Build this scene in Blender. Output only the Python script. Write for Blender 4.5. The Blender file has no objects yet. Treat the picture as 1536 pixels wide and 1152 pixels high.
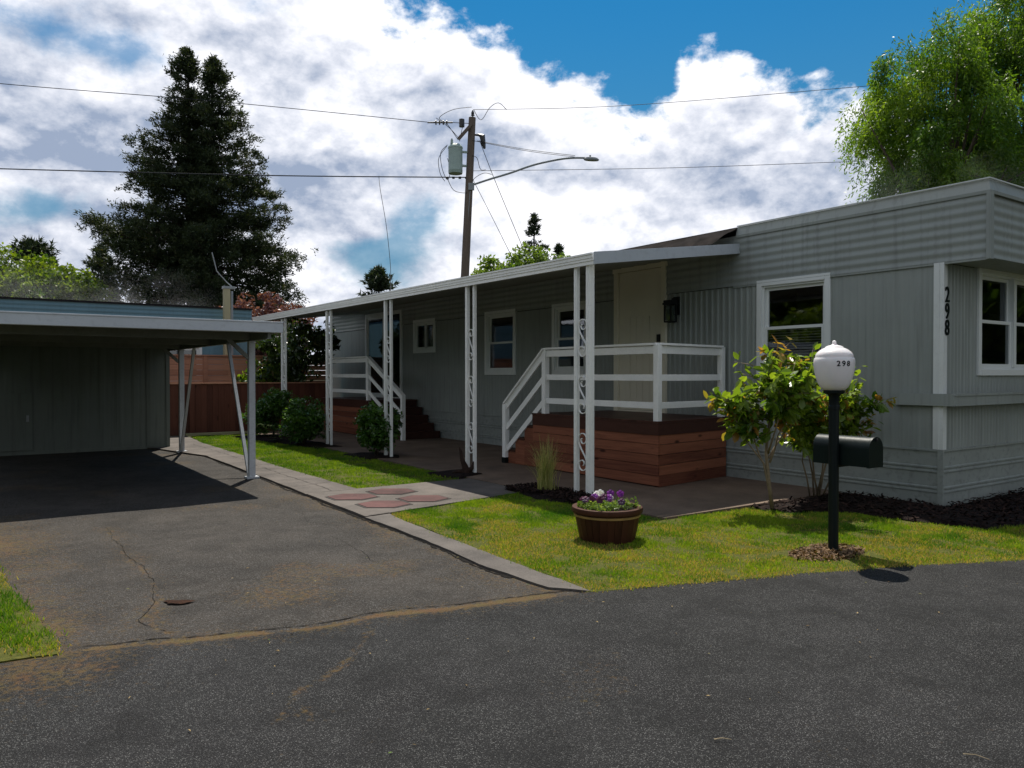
import bpy, math, random
import numpy as np
from mathutils import Vector, Matrix, noise as mnoise

R = math.radians
random.seed(7)
rng = np.random.default_rng(11)
scene = bpy.context.scene
COL = scene.collection

# ------------------------------------------------------------------ camera
cam_d = bpy.data.cameras.new('camera')
cam = bpy.data.objects.new('camera', cam_d)
COL.objects.link(cam)
cam.location = (0, 0, 1.5)
cam.rotation_euler = (R(90) - math.atan(14 / 1160), 0, 0)
cam_d.sensor_width = 36
cam_d.lens = 1160 / 1536 * 36
cam_d.clip_start = 0.05
cam_d.clip_end = 3000
scene.camera = cam
scene.render.resolution_x = 1024
scene.render.resolution_y = 768
scene.view_settings.view_transform = 'Standard'
scene.view_settings.look = 'None'
scene.view_settings.exposure = 0.34
scene.view_settings.gamma = 1.0
scene.cycles.max_bounces = 6
scene.cycles.diffuse_bounces = 3
scene.cycles.glossy_bounces = 3
scene.cycles.transmission_bounces = 3
scene.cycles.transparent_max_bounces = 8

# ------------------------------------------------------------------ node helper
class NT:
    def __init__(s, tree):
        s.t = tree; s.n = tree.nodes; s.l = tree.links
    def new(s, typ, **kw):
        n = s.n.new(typ)
        for k, v in kw.items(): setattr(n, k, v)
        return n
    def put(s, sock, val):
        if isinstance(val, bpy.types.NodeSocket): s.l.new(val, sock)
        elif val is not None:
            try: sock.default_value = val
            except Exception:
                if len(val) == 3: sock.default_value = (*val, 1)
    def math(s, op, a, b=None, c=None, clamp=False):
        n = s.new('ShaderNodeMath', operation=op, use_clamp=clamp)
        s.put(n.inputs[0], a)
        if b is not None: s.put(n.inputs[1], b)
        if c is not None: s.put(n.inputs[2], c)
        return n.outputs[0]
    def vmath(s, op, a, b=None, out=0):
        n = s.new('ShaderNodeVectorMath', operation=op)
        s.put(n.inputs[0], a)
        if b is not None: s.put(n.inputs[1], b)
        return n.outputs[out]
    def noise(s, vec, scale, detail=4, rough=0.5, dist=0.0):
        n = s.new('ShaderNodeTexNoise')
        s.put(n.inputs['Vector'], vec); n.inputs['Scale'].default_value = scale
        n.inputs['Detail'].default_value = detail; n.inputs['Roughness'].default_value = rough
        n.inputs['Distortion'].default_value = dist
        return n.outputs['Fac']
    def voronoi(s, vec, scale, feature='F1', out='Distance', rnd=1.0):
        n = s.new('ShaderNodeTexVoronoi', feature=feature)
        s.put(n.inputs['Vector'], vec); n.inputs['Scale'].default_value = scale
        n.inputs['Randomness'].default_value = rnd
        return n.outputs[out]
    def map(s, v, a, b, c=0.0, d=1.0, smooth=False):
        n = s.new('ShaderNodeMapRange', interpolation_type='SMOOTHSTEP' if smooth else 'LINEAR')
        s.put(n.inputs[0], v)
        for i, x in enumerate((a, b, c, d)): n.inputs[i + 1].default_value = x
        return n.outputs[0]
    def mix(s, f, a, b, blend='MIX'):
        n = s.new('ShaderNodeMix', data_type='RGBA', blend_type=blend)
        s.put(n.inputs[0], f); s.put(n.inputs[6], col4(a)); s.put(n.inputs[7], col4(b))
        return n.outputs[2]
    def coord(s, kind='Object', scale=None):
        o = s.new('ShaderNodeTexCoord').outputs[kind]
        if scale is not None:
            o = s.vmath('MULTIPLY', o, tuple(scale))
        return o
    def attr(s, name):
        return s.new('ShaderNodeAttribute', attribute_name=name).outputs['Fac']

def col4(c):
    if isinstance(c, bpy.types.NodeSocket): return c
    return (c[0], c[1], c[2], 1.0)

# ------------------------------------------------------------------ world: Nishita sky with cloud cover
SUN_EL, SUN_AZ = R(61.8), R(1.4)          # azimuth measured from +Y towards -X
world = bpy.data.worlds.new('World')
scene.world = world
world.use_nodes = True
w = NT(world.node_tree)
w.n.clear()
sky = w.new('ShaderNodeTexSky', sky_type='NISHITA')
sky.sun_disc = False
sky.sun_elevation = SUN_EL
sky.sun_rotation = -SUN_AZ
sky.air_density = 1.0; sky.dust_density = 0.3; sky.ozone_density = 2.0
D = w.new('ShaderNodeTexCoord').outputs['Generated']
sep = w.new('ShaderNodeSeparateXYZ'); w.l.new(D, sep.inputs[0])
az = w.math('ARCTAN2', sep.outputs[0], sep.outputs[1])
el = w.math('ARCSINE', sep.outputs[2])
comb = w.new('ShaderNodeCombineXYZ'); w.l.new(az, comb.inputs[0]); w.l.new(el, comb.inputs[1])
AE = comb.outputs[0]
D2 = w.vmath('MULTIPLY', D, (1, 1, 1.5))
def azel(px, py):
    x = (px - 768) / 1160; z = (562 - py) / 1160
    return math.atan(x), math.atan(z / math.sqrt(1 + x * x))
def blob(px, py, rx, ry, wgt):
    a, e = azel(px, py)
    v = w.vmath('SUBTRACT', AE, (a, e, 0))
    v = w.vmath('DIVIDE', v, (rx / 1160, ry / 1160, 1))
    l2 = w.vmath('DOT_PRODUCT', v, v, out=1)
    g = w.math('EXPONENT', w.math('MULTIPLY', l2, -1.0))
    return w.math('MULTIPLY', g, wgt)
def total(lst):
    o = lst[0]
    for x in lst[1:]: o = w.math('ADD', o, x)
    return o
n_big = w.noise(D2, 5.0, 7, 0.6, 0.15)
n_med = w.noise(D2, 16.0, 8, 0.62, 0.1)
n_puff = w.voronoi(w.vmath('ADD', D2, (0.3, 0.1, 0.7)), 26.0, 'SMOOTH_F1')
# upper edge of the bank of cumulus as elevation over azimuth
edge = [(-900, -700), (300, -300), (520, -60), (580, 2), (640, 8), (700, 28), (770, 62), (840, 98), (890, 140), (950, 168),
        (1000, 150), (1022, 92), (1075, 66), (1120, 84), (1170, 112), (1200, 150), (1240, 128), (1290, 120), (1400, 170), (1700, 220), (2600, 250)]
fc = w.new('ShaderNodeFloatCurve')
cv = fc.mapping.curves[0]
A0, A1 = -1.0, 1.0
pts = [((azel(px, py)[0] - A0) / (A1 - A0), (azel(px, py)[1] + 0.2) / 1.6) for px, py in edge]
while len(cv.points) < len(pts): cv.points.new(0.5, 0.5)
for p, q in zip(cv.points, pts): p.location = q; p.handle_type = 'VECTOR'
fc.mapping.update()
w.l.new(w.map(az, A0, A1), fc.inputs['Value'])
e_edge = w.math('SUBTRACT', w.math('MULTIPLY', fc.outputs[0], 1.6), 0.2)
above = w.math('SUBTRACT', e_edge, el)                      # >0 inside the bank
rag = w.math('ADD', w.math('MULTIPLY', w.math('SUBTRACT', n_med, 0.5), 0.15), w.math('MULTIPLY', w.math('SUBTRACT', 0.35, n_puff), 0.05))
inside = w.math('ADD', above, rag)
bank = w.map(inside, -0.010, 0.026, 0, 1, True)
behind = w.map(sep.outputs[1], -0.2, 0.3, 0.0, 1.0, True)   # rest of the dome: broken cloud
rest = w.map(w.noise(D2, 2.2, 6, 0.6), 0.40, 0.56, 0, 0.92, True)
cover0 = w.math('ADD', w.math('MULTIPLY', bank, behind), w.math('MULTIPLY', rest, w.math('SUBTRACT', 1, behind)))
holes = total([blob(560, 385, 120, 50, 1.0), blob(190, 95, 70, 30, 0.62), blob(60, 318, 85, 32, 1.0), blob(110, 60, 120, 26, 0.2), blob(20, 20, 170, 40, 0.55),
               blob(400, 10, 120, 24, 0.4), blob(640, 325, 60, 45, 0.7), blob(1230, 165, 60, 28, 0.35), blob(900, 178, 50, 22, 0.35)])
fill = total([blob(455, 400, 45, 38, 0.7), blob(80, 345, 60, 26, 0.45), blob(690, 400, 30, 22, 0.6), blob(515, 345, 60, 14, 0.45), blob(1090, 120, 75, 50, 0.4)])
hn = w.math('ADD', w.math('SUBTRACT', holes, fill), w.math('MULTIPLY', w.math('SUBTRACT', n_med, 0.5), 1.5))
hole = w.map(hn, 0.3, 0.95, 0, 1, True)
cover = w.math('MULTIPLY', cover0, w.math('SUBTRACT', 1, w.math('MULTIPLY', hole, 0.8)), clamp=True)
# light and shade of the clouds: relief from two samples of the same noise
n_up = w.noise(w.vmath('ADD', D2, (0.0, 0.0, 0.03)), 9.0, 7, 0.58, 0.1)
n_dn = w.noise(D2, 9.0, 7, 0.58, 0.1)
relief = w.math('MULTIPLY', w.math('SUBTRACT', n_dn, n_up), 2.0)
fine = w.math('MULTIPLY', w.math('SUBTRACT', n_med, w.noise(w.vmath('ADD', D2, (0.0, 0.0, 0.018)), 16.0, 8, 0.62, 0.1)), 0.8)
rim = w.math('MULTIPLY', w.map(above, 0.0, 0.16, 1, 0, True), 0.35)
bright = total([blob(800, 330, 170, 60, 0.45), blob(450, 400, 70, 40, 0.5), blob(620, 60, 120, 60, 0.3), blob(560, 215, 110, 60, 0.28), blob(930, 190, 120, 40, 0.12),
                blob(300, 60, 200, 70, 0.1), blob(1085, 105, 55, 40, 0.2)])
dark = total([blob(650, 130, 90, 60, 0.35), blob(640, 215, 90, 40, 0.2), blob(790, 262, 240, 30, 0.35), blob(1190, 250, 170, 100, 0.32), blob(1020, 250, 160, 50, 0.15), blob(700, 190, 80, 50, 0.25), blob(90, 180, 200, 90, 0.3), blob(300, 300, 260, 60, 0.25),
              blob(560, 390, 130, 50, 0.35), blob(460, 290, 100, 40, 0.25)])
lum = total([w.math('MULTIPLY', w.math('SUBTRACT', n_big, 0.5), 1.0), relief, fine, rim, bright, w.math('MULTIPLY', dark, -1.0)])
shade = w.map(lum, -0.50, 0.30, 0, 1, False)
ccol = w.mix(shade, (0.27, 0.33, 0.45), (0.92, 0.92, 0.96))
skyc = w.mix(1.0, sky.outputs[0], (0.008, 0.052, 0.072), 'MULTIPLY')
lowgrey = w.map(el, 0.02, 0.50, 1, 0, True)
skyc = w.mix(w.math('MULTIPLY', lowgrey, 0.85), skyc, (0.095, 0.215, 0.30))
ccol = w.mix(behind, w.mix(0.62, ccol, (0.60, 0.585, 0.555)), ccol)
fin = w.mix(cover, skyc, ccol)
below = w.map(el, -0.02, 0.0, 0, 1)
fin = w.mix(below, (0.08, 0.09, 0.07), fin)
bg = w.new('ShaderNodeBackground'); w.l.new(fin, bg.inputs[0]); bg.inputs[1].default_value = 1.0
wo = w.new('ShaderNodeOutputWorld'); w.l.new(bg.outputs[0], wo.inputs[0])

sun_d = bpy.data.lights.new('sun', 'SUN')
sun_d.energy = 5.0; sun_d.angle = R(0.5); sun_d.color = (1.0, 0.94, 0.83)
sun = bpy.data.objects.new('sun', sun_d)
COL.objects.link(sun)
sd = Vector((-math.sin(SUN_AZ) * math.cos(SUN_EL), math.cos(SUN_AZ) * math.cos(SUN_EL), math.sin(SUN_EL)))
sun.rotation_euler = sd.to_track_quat('Z', 'Y').to_euler()

# ------------------------------------------------------------------ geometry helpers
O = (4.838, 8.7)                     # near bottom corner of the home
TH = math.atan2(0.5725, 0.8199)      # local x = v (into the home), local y = s (along the long wall, away)
VX, UY = (0.8199, 0.5725), (-0.5725, 0.8199)
def HW(v, s, z=0.0):                 # home frame to world
    return Vector((O[0] + v * VX[0] + s * UY[0], O[1] + v * VX[1] + s * UY[1], z))
def WH(x, y):
    q = (x - O[0], y - O[1])
    return q[0] * VX[0] + q[1] * VX[1], q[0] * UY[0] + q[1] * UY[1]
def tag(o, label=None, cat=None, group=None, kind=None):
    if label: o['label'] = label
    if cat: o['category'] = cat
    if group: o['group'] = group
    if kind: o['kind'] = kind
    return o
BASE = {}
def thing(name, label, cat, base=(0, 0, 0), group=None, home=True):
    o = bpy.data.objects.new(name, None)
    o.empty_display_size = 0.2
    COL.objects.link(o)
    if home:
        o.location = HW(*base); o.rotation_euler = (0, 0, TH)
    else:
        o.location = base
    BASE[o.name] = Vector(base)
    tag(o, label, cat, group)
    return o
def base_of(p):
    while p is not None:
        if p.name in BASE: return BASE[p.name]
        p = p.parent
    return Vector((0, 0, 0))
class MB:
    def __init__(s): s.v = []; s.f = []; s.t = []
    def add(s, vs, fs, tint=0.5):
        b = len(s.v)
        s.v += [tuple(p) for p in vs]; s.f += [tuple(i + b for i in f) for f in fs]; s.t += [tint] * len(vs)
        return s
    def box(s, a, b, tint=0.5):
        x0, y0, z0 = a; x1, y1, z1 = b
        x0, x1 = min(x0, x1), max(x0, x1); y0, y1 = min(y0, y1), max(y0, y1); z0, z1 = min(z0, z1), max(z0, z1)
        return s.add([(x0, y0, z0), (x1, y0, z0), (x1, y1, z0), (x0, y1, z0), (x0, y0, z1), (x1, y0, z1), (x1, y1, z1), (x0, y1, z1)],
                     [(0, 3, 2, 1), (4, 5, 6, 7), (0, 1, 5, 4), (1, 2, 6, 5), (2, 3, 7, 6), (3, 0, 4, 7)], tint)
    def bar(s, p0, p1, wd, ht, tint=0.5, up=(0, 0, 1)):
        p0, p1 = Vector(p0), Vector(p1); d = (p1 - p0).normalized(); up = Vector(up)
        sx = d.cross(up)
        if sx.length < 1e-4: sx = d.cross(Vector((0, 1, 0)))
        sx.normalize(); sy = sx.cross(d).normalized()
        vs = []
        for p in (p0, p1):
            for a, b in ((-1, -1), (1, -1), (1, 1), (-1, 1)): vs.append(p + sx * (a * wd / 2) + sy * (b * ht / 2))
        return s.add(vs, [(3, 2, 1, 0), (4, 5, 6, 7), (0, 1, 5, 4), (1, 2, 6, 5), (2, 3, 7, 6), (3, 0, 4, 7)], tint)
    def tube(s, pts, r, n=8, tint=0.5, cap=True):
        pts = [Vector(p) for p in pts]; m = len(pts)
        rr = r if isinstance(r, (list, tuple)) else [r] * m
        vs = []; prev = None
        for i, p in enumerate(pts):
            d = (pts[min(i + 1, m - 1)] - pts[max(i - 1, 0)]).normalized()
            if prev is None:
                a = d.cross(Vector((0, 0, 1)))
                if a.length < 1e-3: a = d.cross(Vector((1, 0, 0)))
            else:
                a = prev - d * prev.dot(d)
            a.normalize(); b = d.cross(a); prev = a
            for k in range(n):
                t = 2 * math.pi * k / n
                vs.append(p + (a * math.cos(t) + b * math.sin(t)) * rr[i])
        fs = [(i * n + k, i * n + (k + 1) % n, (i + 1) * n + (k + 1) % n, (i + 1) * n + k) for i in range(m - 1) for k in range(n)]
        if cap: fs += [tuple(range(n))[::-1], tuple(range((m - 1) * n, m * n))]
        return s.add(vs, fs, tint)
    def lathe(s, prof, c, n=32, tint=0.5):
        vs = []; m = len(prof)
        for r, z in prof:
            for k in range(n):
                t = 2 * math.pi * k / n
                vs.append((c[0] + r * math.cos(t), c[1] + r * math.sin(t), c[2] + z))
        fs = [(i * n + k, i * n + (k + 1) % n, (i + 1) * n + (k + 1) % n, (i + 1) * n + k) for i in range(m - 1) for k in range(n)]
        fs += [tuple(range(n))[::-1], tuple(range((m - 1) * n, m * n))]
        return s.add(vs, fs, tint)
    def prism(s, poly, z0, z1, tint=0.5):
        n = len(poly)
        vs = [(x, y, z0) for x, y in poly] + [(x, y, z1) for x, y in poly]
        return s.add(vs, [tuple(range(n))[::-1], tuple(range(n, 2 * n))] + [(i, (i + 1) % n, n + (i + 1) % n, n + i) for i in range(n)], tint)
    def extrude(s, poly, axis, a, b, tint=0.5):
        # polygon given in the two other axes, extruded along axis 0 / 1
        n = len(poly)
        f = (lambda p, q: (q, p[0], p[1])) if axis == 0 else (lambda p, q: (p[0], q, p[1]))
        vs = [f(p, a) for p in poly] + [f(p, b) for p in poly]
        return s.add(vs, [tuple(range(n)), tuple(range(n, 2 * n))[::-1]] + [(i, n + i, n + (i + 1) % n, (i + 1) % n) for i in range(n)], tint)
    def build(s, name, mat, parent=None, smooth=False, bevel=0.0, home=True):
        me = bpy.data.meshes.new(name)
        b = base_of(parent)
        me.from_pydata([(x - b[0], y - b[1], z - b[2]) for x, y, z in s.v], [], s.f)
        at = me.attributes.new('tint', 'FLOAT', 'POINT'); at.data.foreach_set('value', s.t)
        if smooth:
            me.shade_smooth() if hasattr(me, 'shade_smooth') else None
            if smooth is not True: me.set_sharp_from_angle(angle=R(smooth))
        me.materials.append(mat); me.update()
        o = bpy.data.objects.new(name, me); COL.objects.link(o)
        if parent is not None: o.parent = parent
        elif home:
            o.location = HW(0, 0, 0); o.rotation_euler = (0, 0, TH)
        if bevel:
            m = o.modifiers.new('bevel', 'BEVEL'); m.width = bevel; m.segments = 2; m.limit_method = 'ANGLE'; m.angle_limit = R(40)
        return o
def mesh_np(name, verts, faces_n, idx, mat, parent=None, tint=None, loc=(0, 0, 0), smooth=False):
    """verts (N,3), idx flat loop indices, faces_n corners per face"""
    me = bpy.data.meshes.new(name)
    nf = len(idx) // faces_n
    me.vertices.add(len(verts)); me.vertices.foreach_set('co', np.asarray(verts, np.float32).ravel())
    me.loops.add(len(idx)); me.loops.foreach_set('vertex_index', np.asarray(idx, np.int32))
    me.polygons.add(nf); me.polygons.foreach_set('loop_start', np.arange(nf, dtype=np.int32) * faces_n)
    if tint is not None:
        a = me.attributes.new('tint', 'FLOAT', 'POINT'); a.data.foreach_set('value', np.asarray(tint, np.float32))
    if smooth: me.polygons.foreach_set('use_smooth', np.ones(nf, bool))
    me.materials.append(mat); me.update(calc_edges=True); me.validate()
    o = bpy.data.objects.new(name, me); COL.objects.link(o)
    o.location = loc
    if parent is not None: o.parent = parent
    return o
def copy_tree(o, parent=None):
    c = o.copy(); COL.objects.link(c)
    if parent is not None: c.parent = parent
    for ch in [x for x in o.children]: copy_tree(ch, c)
    return c
def vnoise(x, y, sc, seed=0):
    """smooth value noise on arrays, 0..1"""
    x = np.asarray(x) * sc + seed * 17.3; y = np.asarray(y) * sc + seed * 9.7
    xi, yi = np.floor(x), np.floor(y); fx, fy = x - xi, y - yi
    fx = fx * fx * (3 - 2 * fx); fy = fy * fy * (3 - 2 * fy)
    def h(a, b):
        t = np.sin(a * 127.1 + b * 311.7 + seed * 74.7) * 43758.5453
        return t - np.floor(t)
    return (h(xi, yi) * (1 - fx) + h(xi + 1, yi) * fx) * (1 - fy) + (h(xi, yi + 1) * (1 - fx) + h(xi + 1, yi + 1) * fx) * fy
def fbm(x, y, sc, seed=0, oct=4):
    t = 0; a = 0.5; tot = 0
    for i in range(oct):
        t = t + a * vnoise(x, y, sc * 2 ** i, seed + i); tot += a; a *= 0.5
    return t / tot
def inpoly(x, y, poly):
    x = np.asarray(x); y = np.asarray(y); c = np.zeros(x.shape, bool)
    n = len(poly); j = n - 1
    for i in range(n):
        xi, yi = poly[i]; xj, yj = poly[j]
        c ^= ((yi > y) != (yj > y)) & (x < (xj - xi) * (y - yi) / ((yj - yi) + 1e-12) + xi)
        j = i
    return c
def dpoly(x, y, line):
    d = np.full(np.asarray(x).shape, 1e9)
    for (x0, y0), (x1, y1) in zip(line[:-1], line[1:]):
        dx, dy = x1 - x0, y1 - y0
        t = np.clip(((x - x0) * dx + (y - y0) * dy) / (dx * dx + dy * dy), 0, 1)
        d = np.minimum(d, np.hypot(x - x0 - t * dx, y - y0 - t * dy))
    return d
def rag_poly(poly, step=0.12, amp=0.02, seed=1, sc=3.0):
    out = []
    n = len(poly)
    for i in range(n):
        (x0, y0), (x1, y1) = poly[i], poly[(i + 1) % n]
        L = math.hypot(x1 - x0, y1 - y0); k = max(1, int(L / step))
        nx, ny = -(y1 - y0) / (L + 1e-9), (x1 - x0) / (L + 1e-9)
        for j in range(k):
            t = j / k; x = x0 + (x1 - x0) * t; y = y0 + (y1 - y0) * t
            q = (float(fbm(x, y, sc, seed)) - 0.5) * 2 * amp if j else 0
            out.append((x + nx * q, y + ny * q))
    return out

# ------------------------------------------------------------------ materials
def newmat(name):
    m = bpy.data.materials.new(name); m.use_nodes = True
    t = NT(m.node_tree); b = t.n['Principled BSDF']
    return m, t, b
def paint(name, base, rough=0.55, var=0.10, scale=3.0, bump=0.15, bscale=60, spec=0.4, dirt=0.0, streak=False, metal=0.0):
    m, t, b = newmat(name)
    co = t.coord('Object')
    n1 = t.noise(co, scale, 5, 0.6)
    n2 = t.noise(t.coord('Object', (14, 14, 0.7)) if streak else co, 1.0 if streak else scale * 9, 4, 0.6)
    lo = tuple(c * (1 - var) for c in base); hi = tuple(min(1, c * (1 + var)) for c in base)
    c = t.mix(t.map(n1, 0.3, 0.7), lo, hi)
    if dirt:
        c = t.mix(t.math('MULTIPLY', t.map(n2, 0.48, 0.72, 0, 1, True), dirt), c, tuple(x * 0.45 + y for x, y in zip(base, (0.012, 0.01, 0.006))))
    t.put(b.inputs['Base Color'], c)
    b.inputs['Roughness'].default_value = rough
    t.put(b.inputs['Roughness'], t.map(n2, 0.2, 0.8, rough - 0.08, rough + 0.1))
    b.inputs['Specular IOR Level'].default_value = spec
    b.inputs['Metallic'].default_value = metal
    bp = t.new('ShaderNodeBump'); bp.inputs['Strength'].default_value = bump; bp.inputs['Distance'].default_value = 0.004
    t.put(bp.inputs['Height'], t.noise(co, bscale, 4)); t.put(b.inputs['Normal'], bp.outputs[0])
    return m
def wood(name, dark, light, grain=(1, 1, 1), rough=0.6, knots=0.0, bump=0.3):
    m, t, b = newmat(name)
    co = t.coord('Object')
    off = t.new('ShaderNodeCombineXYZ'); ti = t.attr('tint')
    for i in range(3): t.put(off.inputs[i], t.math('MULTIPLY', ti, 37.0 + i * 11))
    cg = t.vmath('ADD', t.vmath('MULTIPLY', co, grain), off.outputs[0])
    g = t.noise(cg, 1.0, 7, 0.65, 0.8)
    g2 = t.noise(t.vmath('MULTIPLY', cg, (3, 3, 3)), 1.0, 4, 0.6)
    f = t.math('ADD', t.math('MULTIPLY', t.map(g, 0.3, 0.7), 0.42), t.math('MULTIPLY', ti, 0.68))
    f = t.math('ADD', f, t.math('MULTIPLY', t.math('SUBTRACT', g2, 0.5), 0.35), clamp=True)
    c = t.mix(f, dark, light)
    if knots:
        kv = t.voronoi(t.vmath('ADD', t.vmath('MULTIPLY', co, tuple(0.35 if q < 4 else 1.0 for q in grain)), off.outputs[0]), 5.5)
        k = t.map(kv, 0.06, 0.17, knots, 0, True)
        c = t.mix(k, c, tuple(x * 0.3 for x in dark))
    t.put(b.inputs['Base Color'], c)
    b.inputs['Roughness'].default_value = rough; b.inputs['Specular IOR Level'].default_value = 0.15
    bp = t.new('ShaderNodeBump'); bp.inputs['Strength'].default_value = bump; bp.inputs['Distance'].default_value = 0.004
    t.put(bp.inputs['Height'], g); t.put(b.inputs['Normal'], bp.outputs[0])
    return m
def leafmat(name, a, b_, c_=None, rough=0.45, trans=0.45, spec=0.35):
    m, t, b = newmat(name)
    ti = t.attr('tint')
    c = t.mix(t.map(ti, 0.0, 0.75), a, b_)
    if c_ is not None: c = t.mix(t.map(ti, 0.8, 0.95), c, c_)
    t.put(b.inputs['Base Color'], c)
    b.inputs['Roughness'].default_value = rough; b.inputs['Specular IOR Level'].default_value = spec
    tr = t.new('ShaderNodeBsdfTranslucent')
    t.put(tr.inputs[0], t.mix(1.0, c, (1.5, 1.45, 0.55), 'MULTIPLY'))
    mx = t.new('ShaderNodeMixShader'); mx.inputs[0].default_value = trans
    t.l.new(b.outputs[0], mx.inputs[1]); t.l.new(tr.outputs[0], mx.inputs[2])
    t.l.new(mx.outputs[0], t.n['Material Output'].inputs[0])
    return m
def asphalt(name, base, moss=True, speck=0.5, cell=130.0, patch=0.5):
    m, t, b = newmat(name)
    co = t.coord('Object')
    blotch = t.map(t.noise(co, 2.6, 6, 0.7), 0.42, 0.68, 0, 1, True)
    v = t.voronoi(co, cell, 'F1', 'Color'); vd = t.voronoi(co, cell, 'F1', 'Distance')
    sp = t.new('ShaderNodeSeparateColor'); t.put(sp.inputs[0], v)
    stone = t.map(sp.outputs[0], 0.45, 1.0, 0, 1)
    stone = t.math('MULTIPLY', t.math('POWER', stone, 1.8), t.map(vd, 0.25, 0.6, 1, 0))
    big = t.noise(co, 0.9, 5, 0.6); mid = t.noise(co, 5, 4, 0.6)
    lo = tuple(x * (1 - patch * 0.55) for x in base); hi = tuple(x * (1 + patch * 0.45) for x in base)
    c = t.mix(t.map(big, 0.3, 0.7), lo, hi)
    c = t.mix(t.math('MULTIPLY', t.map(mid, 0.4, 0.75), 0.25), c, tuple(x * 0.6 for x in base))
    c = t.mix(t.math('MULTIPLY', stone, speck), c, (0.36, 0.36, 0.35))
    c = t.mix(t.math('MULTIPLY', blotch, patch * 0.7), c, tuple(x * 0.45 for x in base))
    if moss:
        mo = t.attr('moss')
        mn = t.noise(co, 30, 7, 0.78)
        f = t.map(t.math('ADD', mo, t.math('MULTIPLY', t.math('SUBTRACT', mn, 0.5), 2.6)), 0.40, 0.88, 0, 0.85, True)
        mc = t.mix(t.map(t.noise(co, 7, 3), 0.3, 0.7), (0.092, 0.068, 0.018), (0.110, 0.055, 0.022))
        c = t.mix(f, c, mc)
    t.put(b.inputs['Base Color'], c)
    t.put(b.inputs['Roughness'], t.map(sp.outputs[1], 0, 1, 0.62, 0.95))
    b.inputs['Specular IOR Level'].default_value = 0.22
    bp = t.new('ShaderNodeBump'); bp.inputs['Strength'].default_value = 0.9; bp.inputs['Distance'].default_value = 0.006
    t.put(bp.inputs['Height'], t.math('ADD', t.math('MULTIPLY', vd, -1.0), t.math('MULTIPLY', sp.outputs[0], 0.6)))
    t.put(b.inputs['Normal'], bp.outputs[0])
    return m
def concrete(name, base, var=0.3, bump=0.5):
    m, t, b = newmat(name)
    co = t.coord('Object')
    a = t.noise(co, 1.6, 6, 0.65); f = t.noise(co, 60, 4, 0.6); s = t.voronoi(co, 120, 'F1', 'Color')
    sp = t.new('ShaderNodeSeparateColor'); t.put(sp.inputs[0], s)
    c = t.mix(t.map(a, 0.3, 0.7), tuple(x * (1 - var) for x in base), tuple(x * (1 + var * 0.6) for x in base))
    c = t.mix(t.math('MULTIPLY', t.map(f, 0.5, 0.8), 0.5), c, tuple(x * 0.5 for x in base))
    c = t.mix(t.math('MULTIPLY', t.map(sp.outputs[0], 0.7, 1.0), 0.35), c, tuple(min(1, x * 1.7) for x in base))
    t.put(b.inputs['Base Color'], c); b.inputs['Roughness'].default_value = 0.8; b.inputs['Specular IOR Level'].default_value = 0.25
    bp = t.new('ShaderNodeBump'); bp.inputs['Strength'].default_value = bump; bp.inputs['Distance'].default_value = 0.004
    t.put(bp.inputs['Height'], f); t.put(b.inputs['Normal'], bp.outputs[0])
    return m
def soil(name, a, b_, sc=25.0):
    m, t, b = newmat(name)
    co = t.coord('Object')
    n = t.noise(co, sc, 6, 0.75); v = t.voronoi(t.vmath('MULTIPLY', co, (1, 2.2, 1)), sc * 2.2, 'F1', 'Color')
    sp = t.new('ShaderNodeSeparateColor'); t.put(sp.inputs[0], v)
    c = t.mix(t.math('MULTIPLY', t.map(n, 0.3, 0.7), sp.outputs[0]), a, b_)
    t.put(b.inputs['Base Color'], c); b.inputs['Roughness'].default_value = 0.9; b.inputs['Specular IOR Level'].default_value = 0.15
    bp = t.new('ShaderNodeBump'); bp.inputs['Strength'].default_value = 1.0; bp.inputs['Distance'].default_value = 0.02
    t.put(bp.inputs['Height'], t.math('ADD', n, t.math('MULTIPLY', sp.outputs[0], 0.4))); t.put(b.inputs['Normal'], bp.outputs[0])
    return m
def glassmat(name, tint=(0.5, 0.55, 0.55), refl=0.0):
    m, t, b = newmat(name)
    t.n.remove(b)
    gl = t.new('ShaderNodeBsdfGlossy'); gl.inputs['Roughness'].default_value = 0.03; gl.inputs[0].default_value = (0.9, 0.95, 1, 1)
    tr = t.new('ShaderNodeBsdfTransparent'); tr.inputs[0].default_value = (*tint, 1)
    ge = t.new('ShaderNodeNewGeometry')
    cs = t.math('ABSOLUTE', t.vmath('DOT_PRODUCT', ge.outputs['Normal'], ge.outputs['Incoming'], out=1))
    fr = t.math('ADD', t.math('MULTIPLY', t.math('POWER', t.math('SUBTRACT', 1.0, cs), 5.0), 0.9), 0.11)
    bp = t.new('ShaderNodeBump'); bp.inputs['Strength'].default_value = 0.05; bp.inputs['Distance'].default_value = 0.02
    t.put(bp.inputs['Height'], t.noise(t.coord('Object'), 2.0, 2)); t.put(gl.inputs['Normal'], bp.outputs[0])
    mx = t.new('ShaderNodeMixShader'); t.put(mx.inputs[0], t.math('ADD', fr, refl, clamp=True))
    t.l.new(tr.outputs[0], mx.inputs[1]); t.l.new(gl.outputs[0], mx.inputs[2])
    t.l.new(mx.outputs[0], t.n['Material Output'].inputs[0])
    return m

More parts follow.
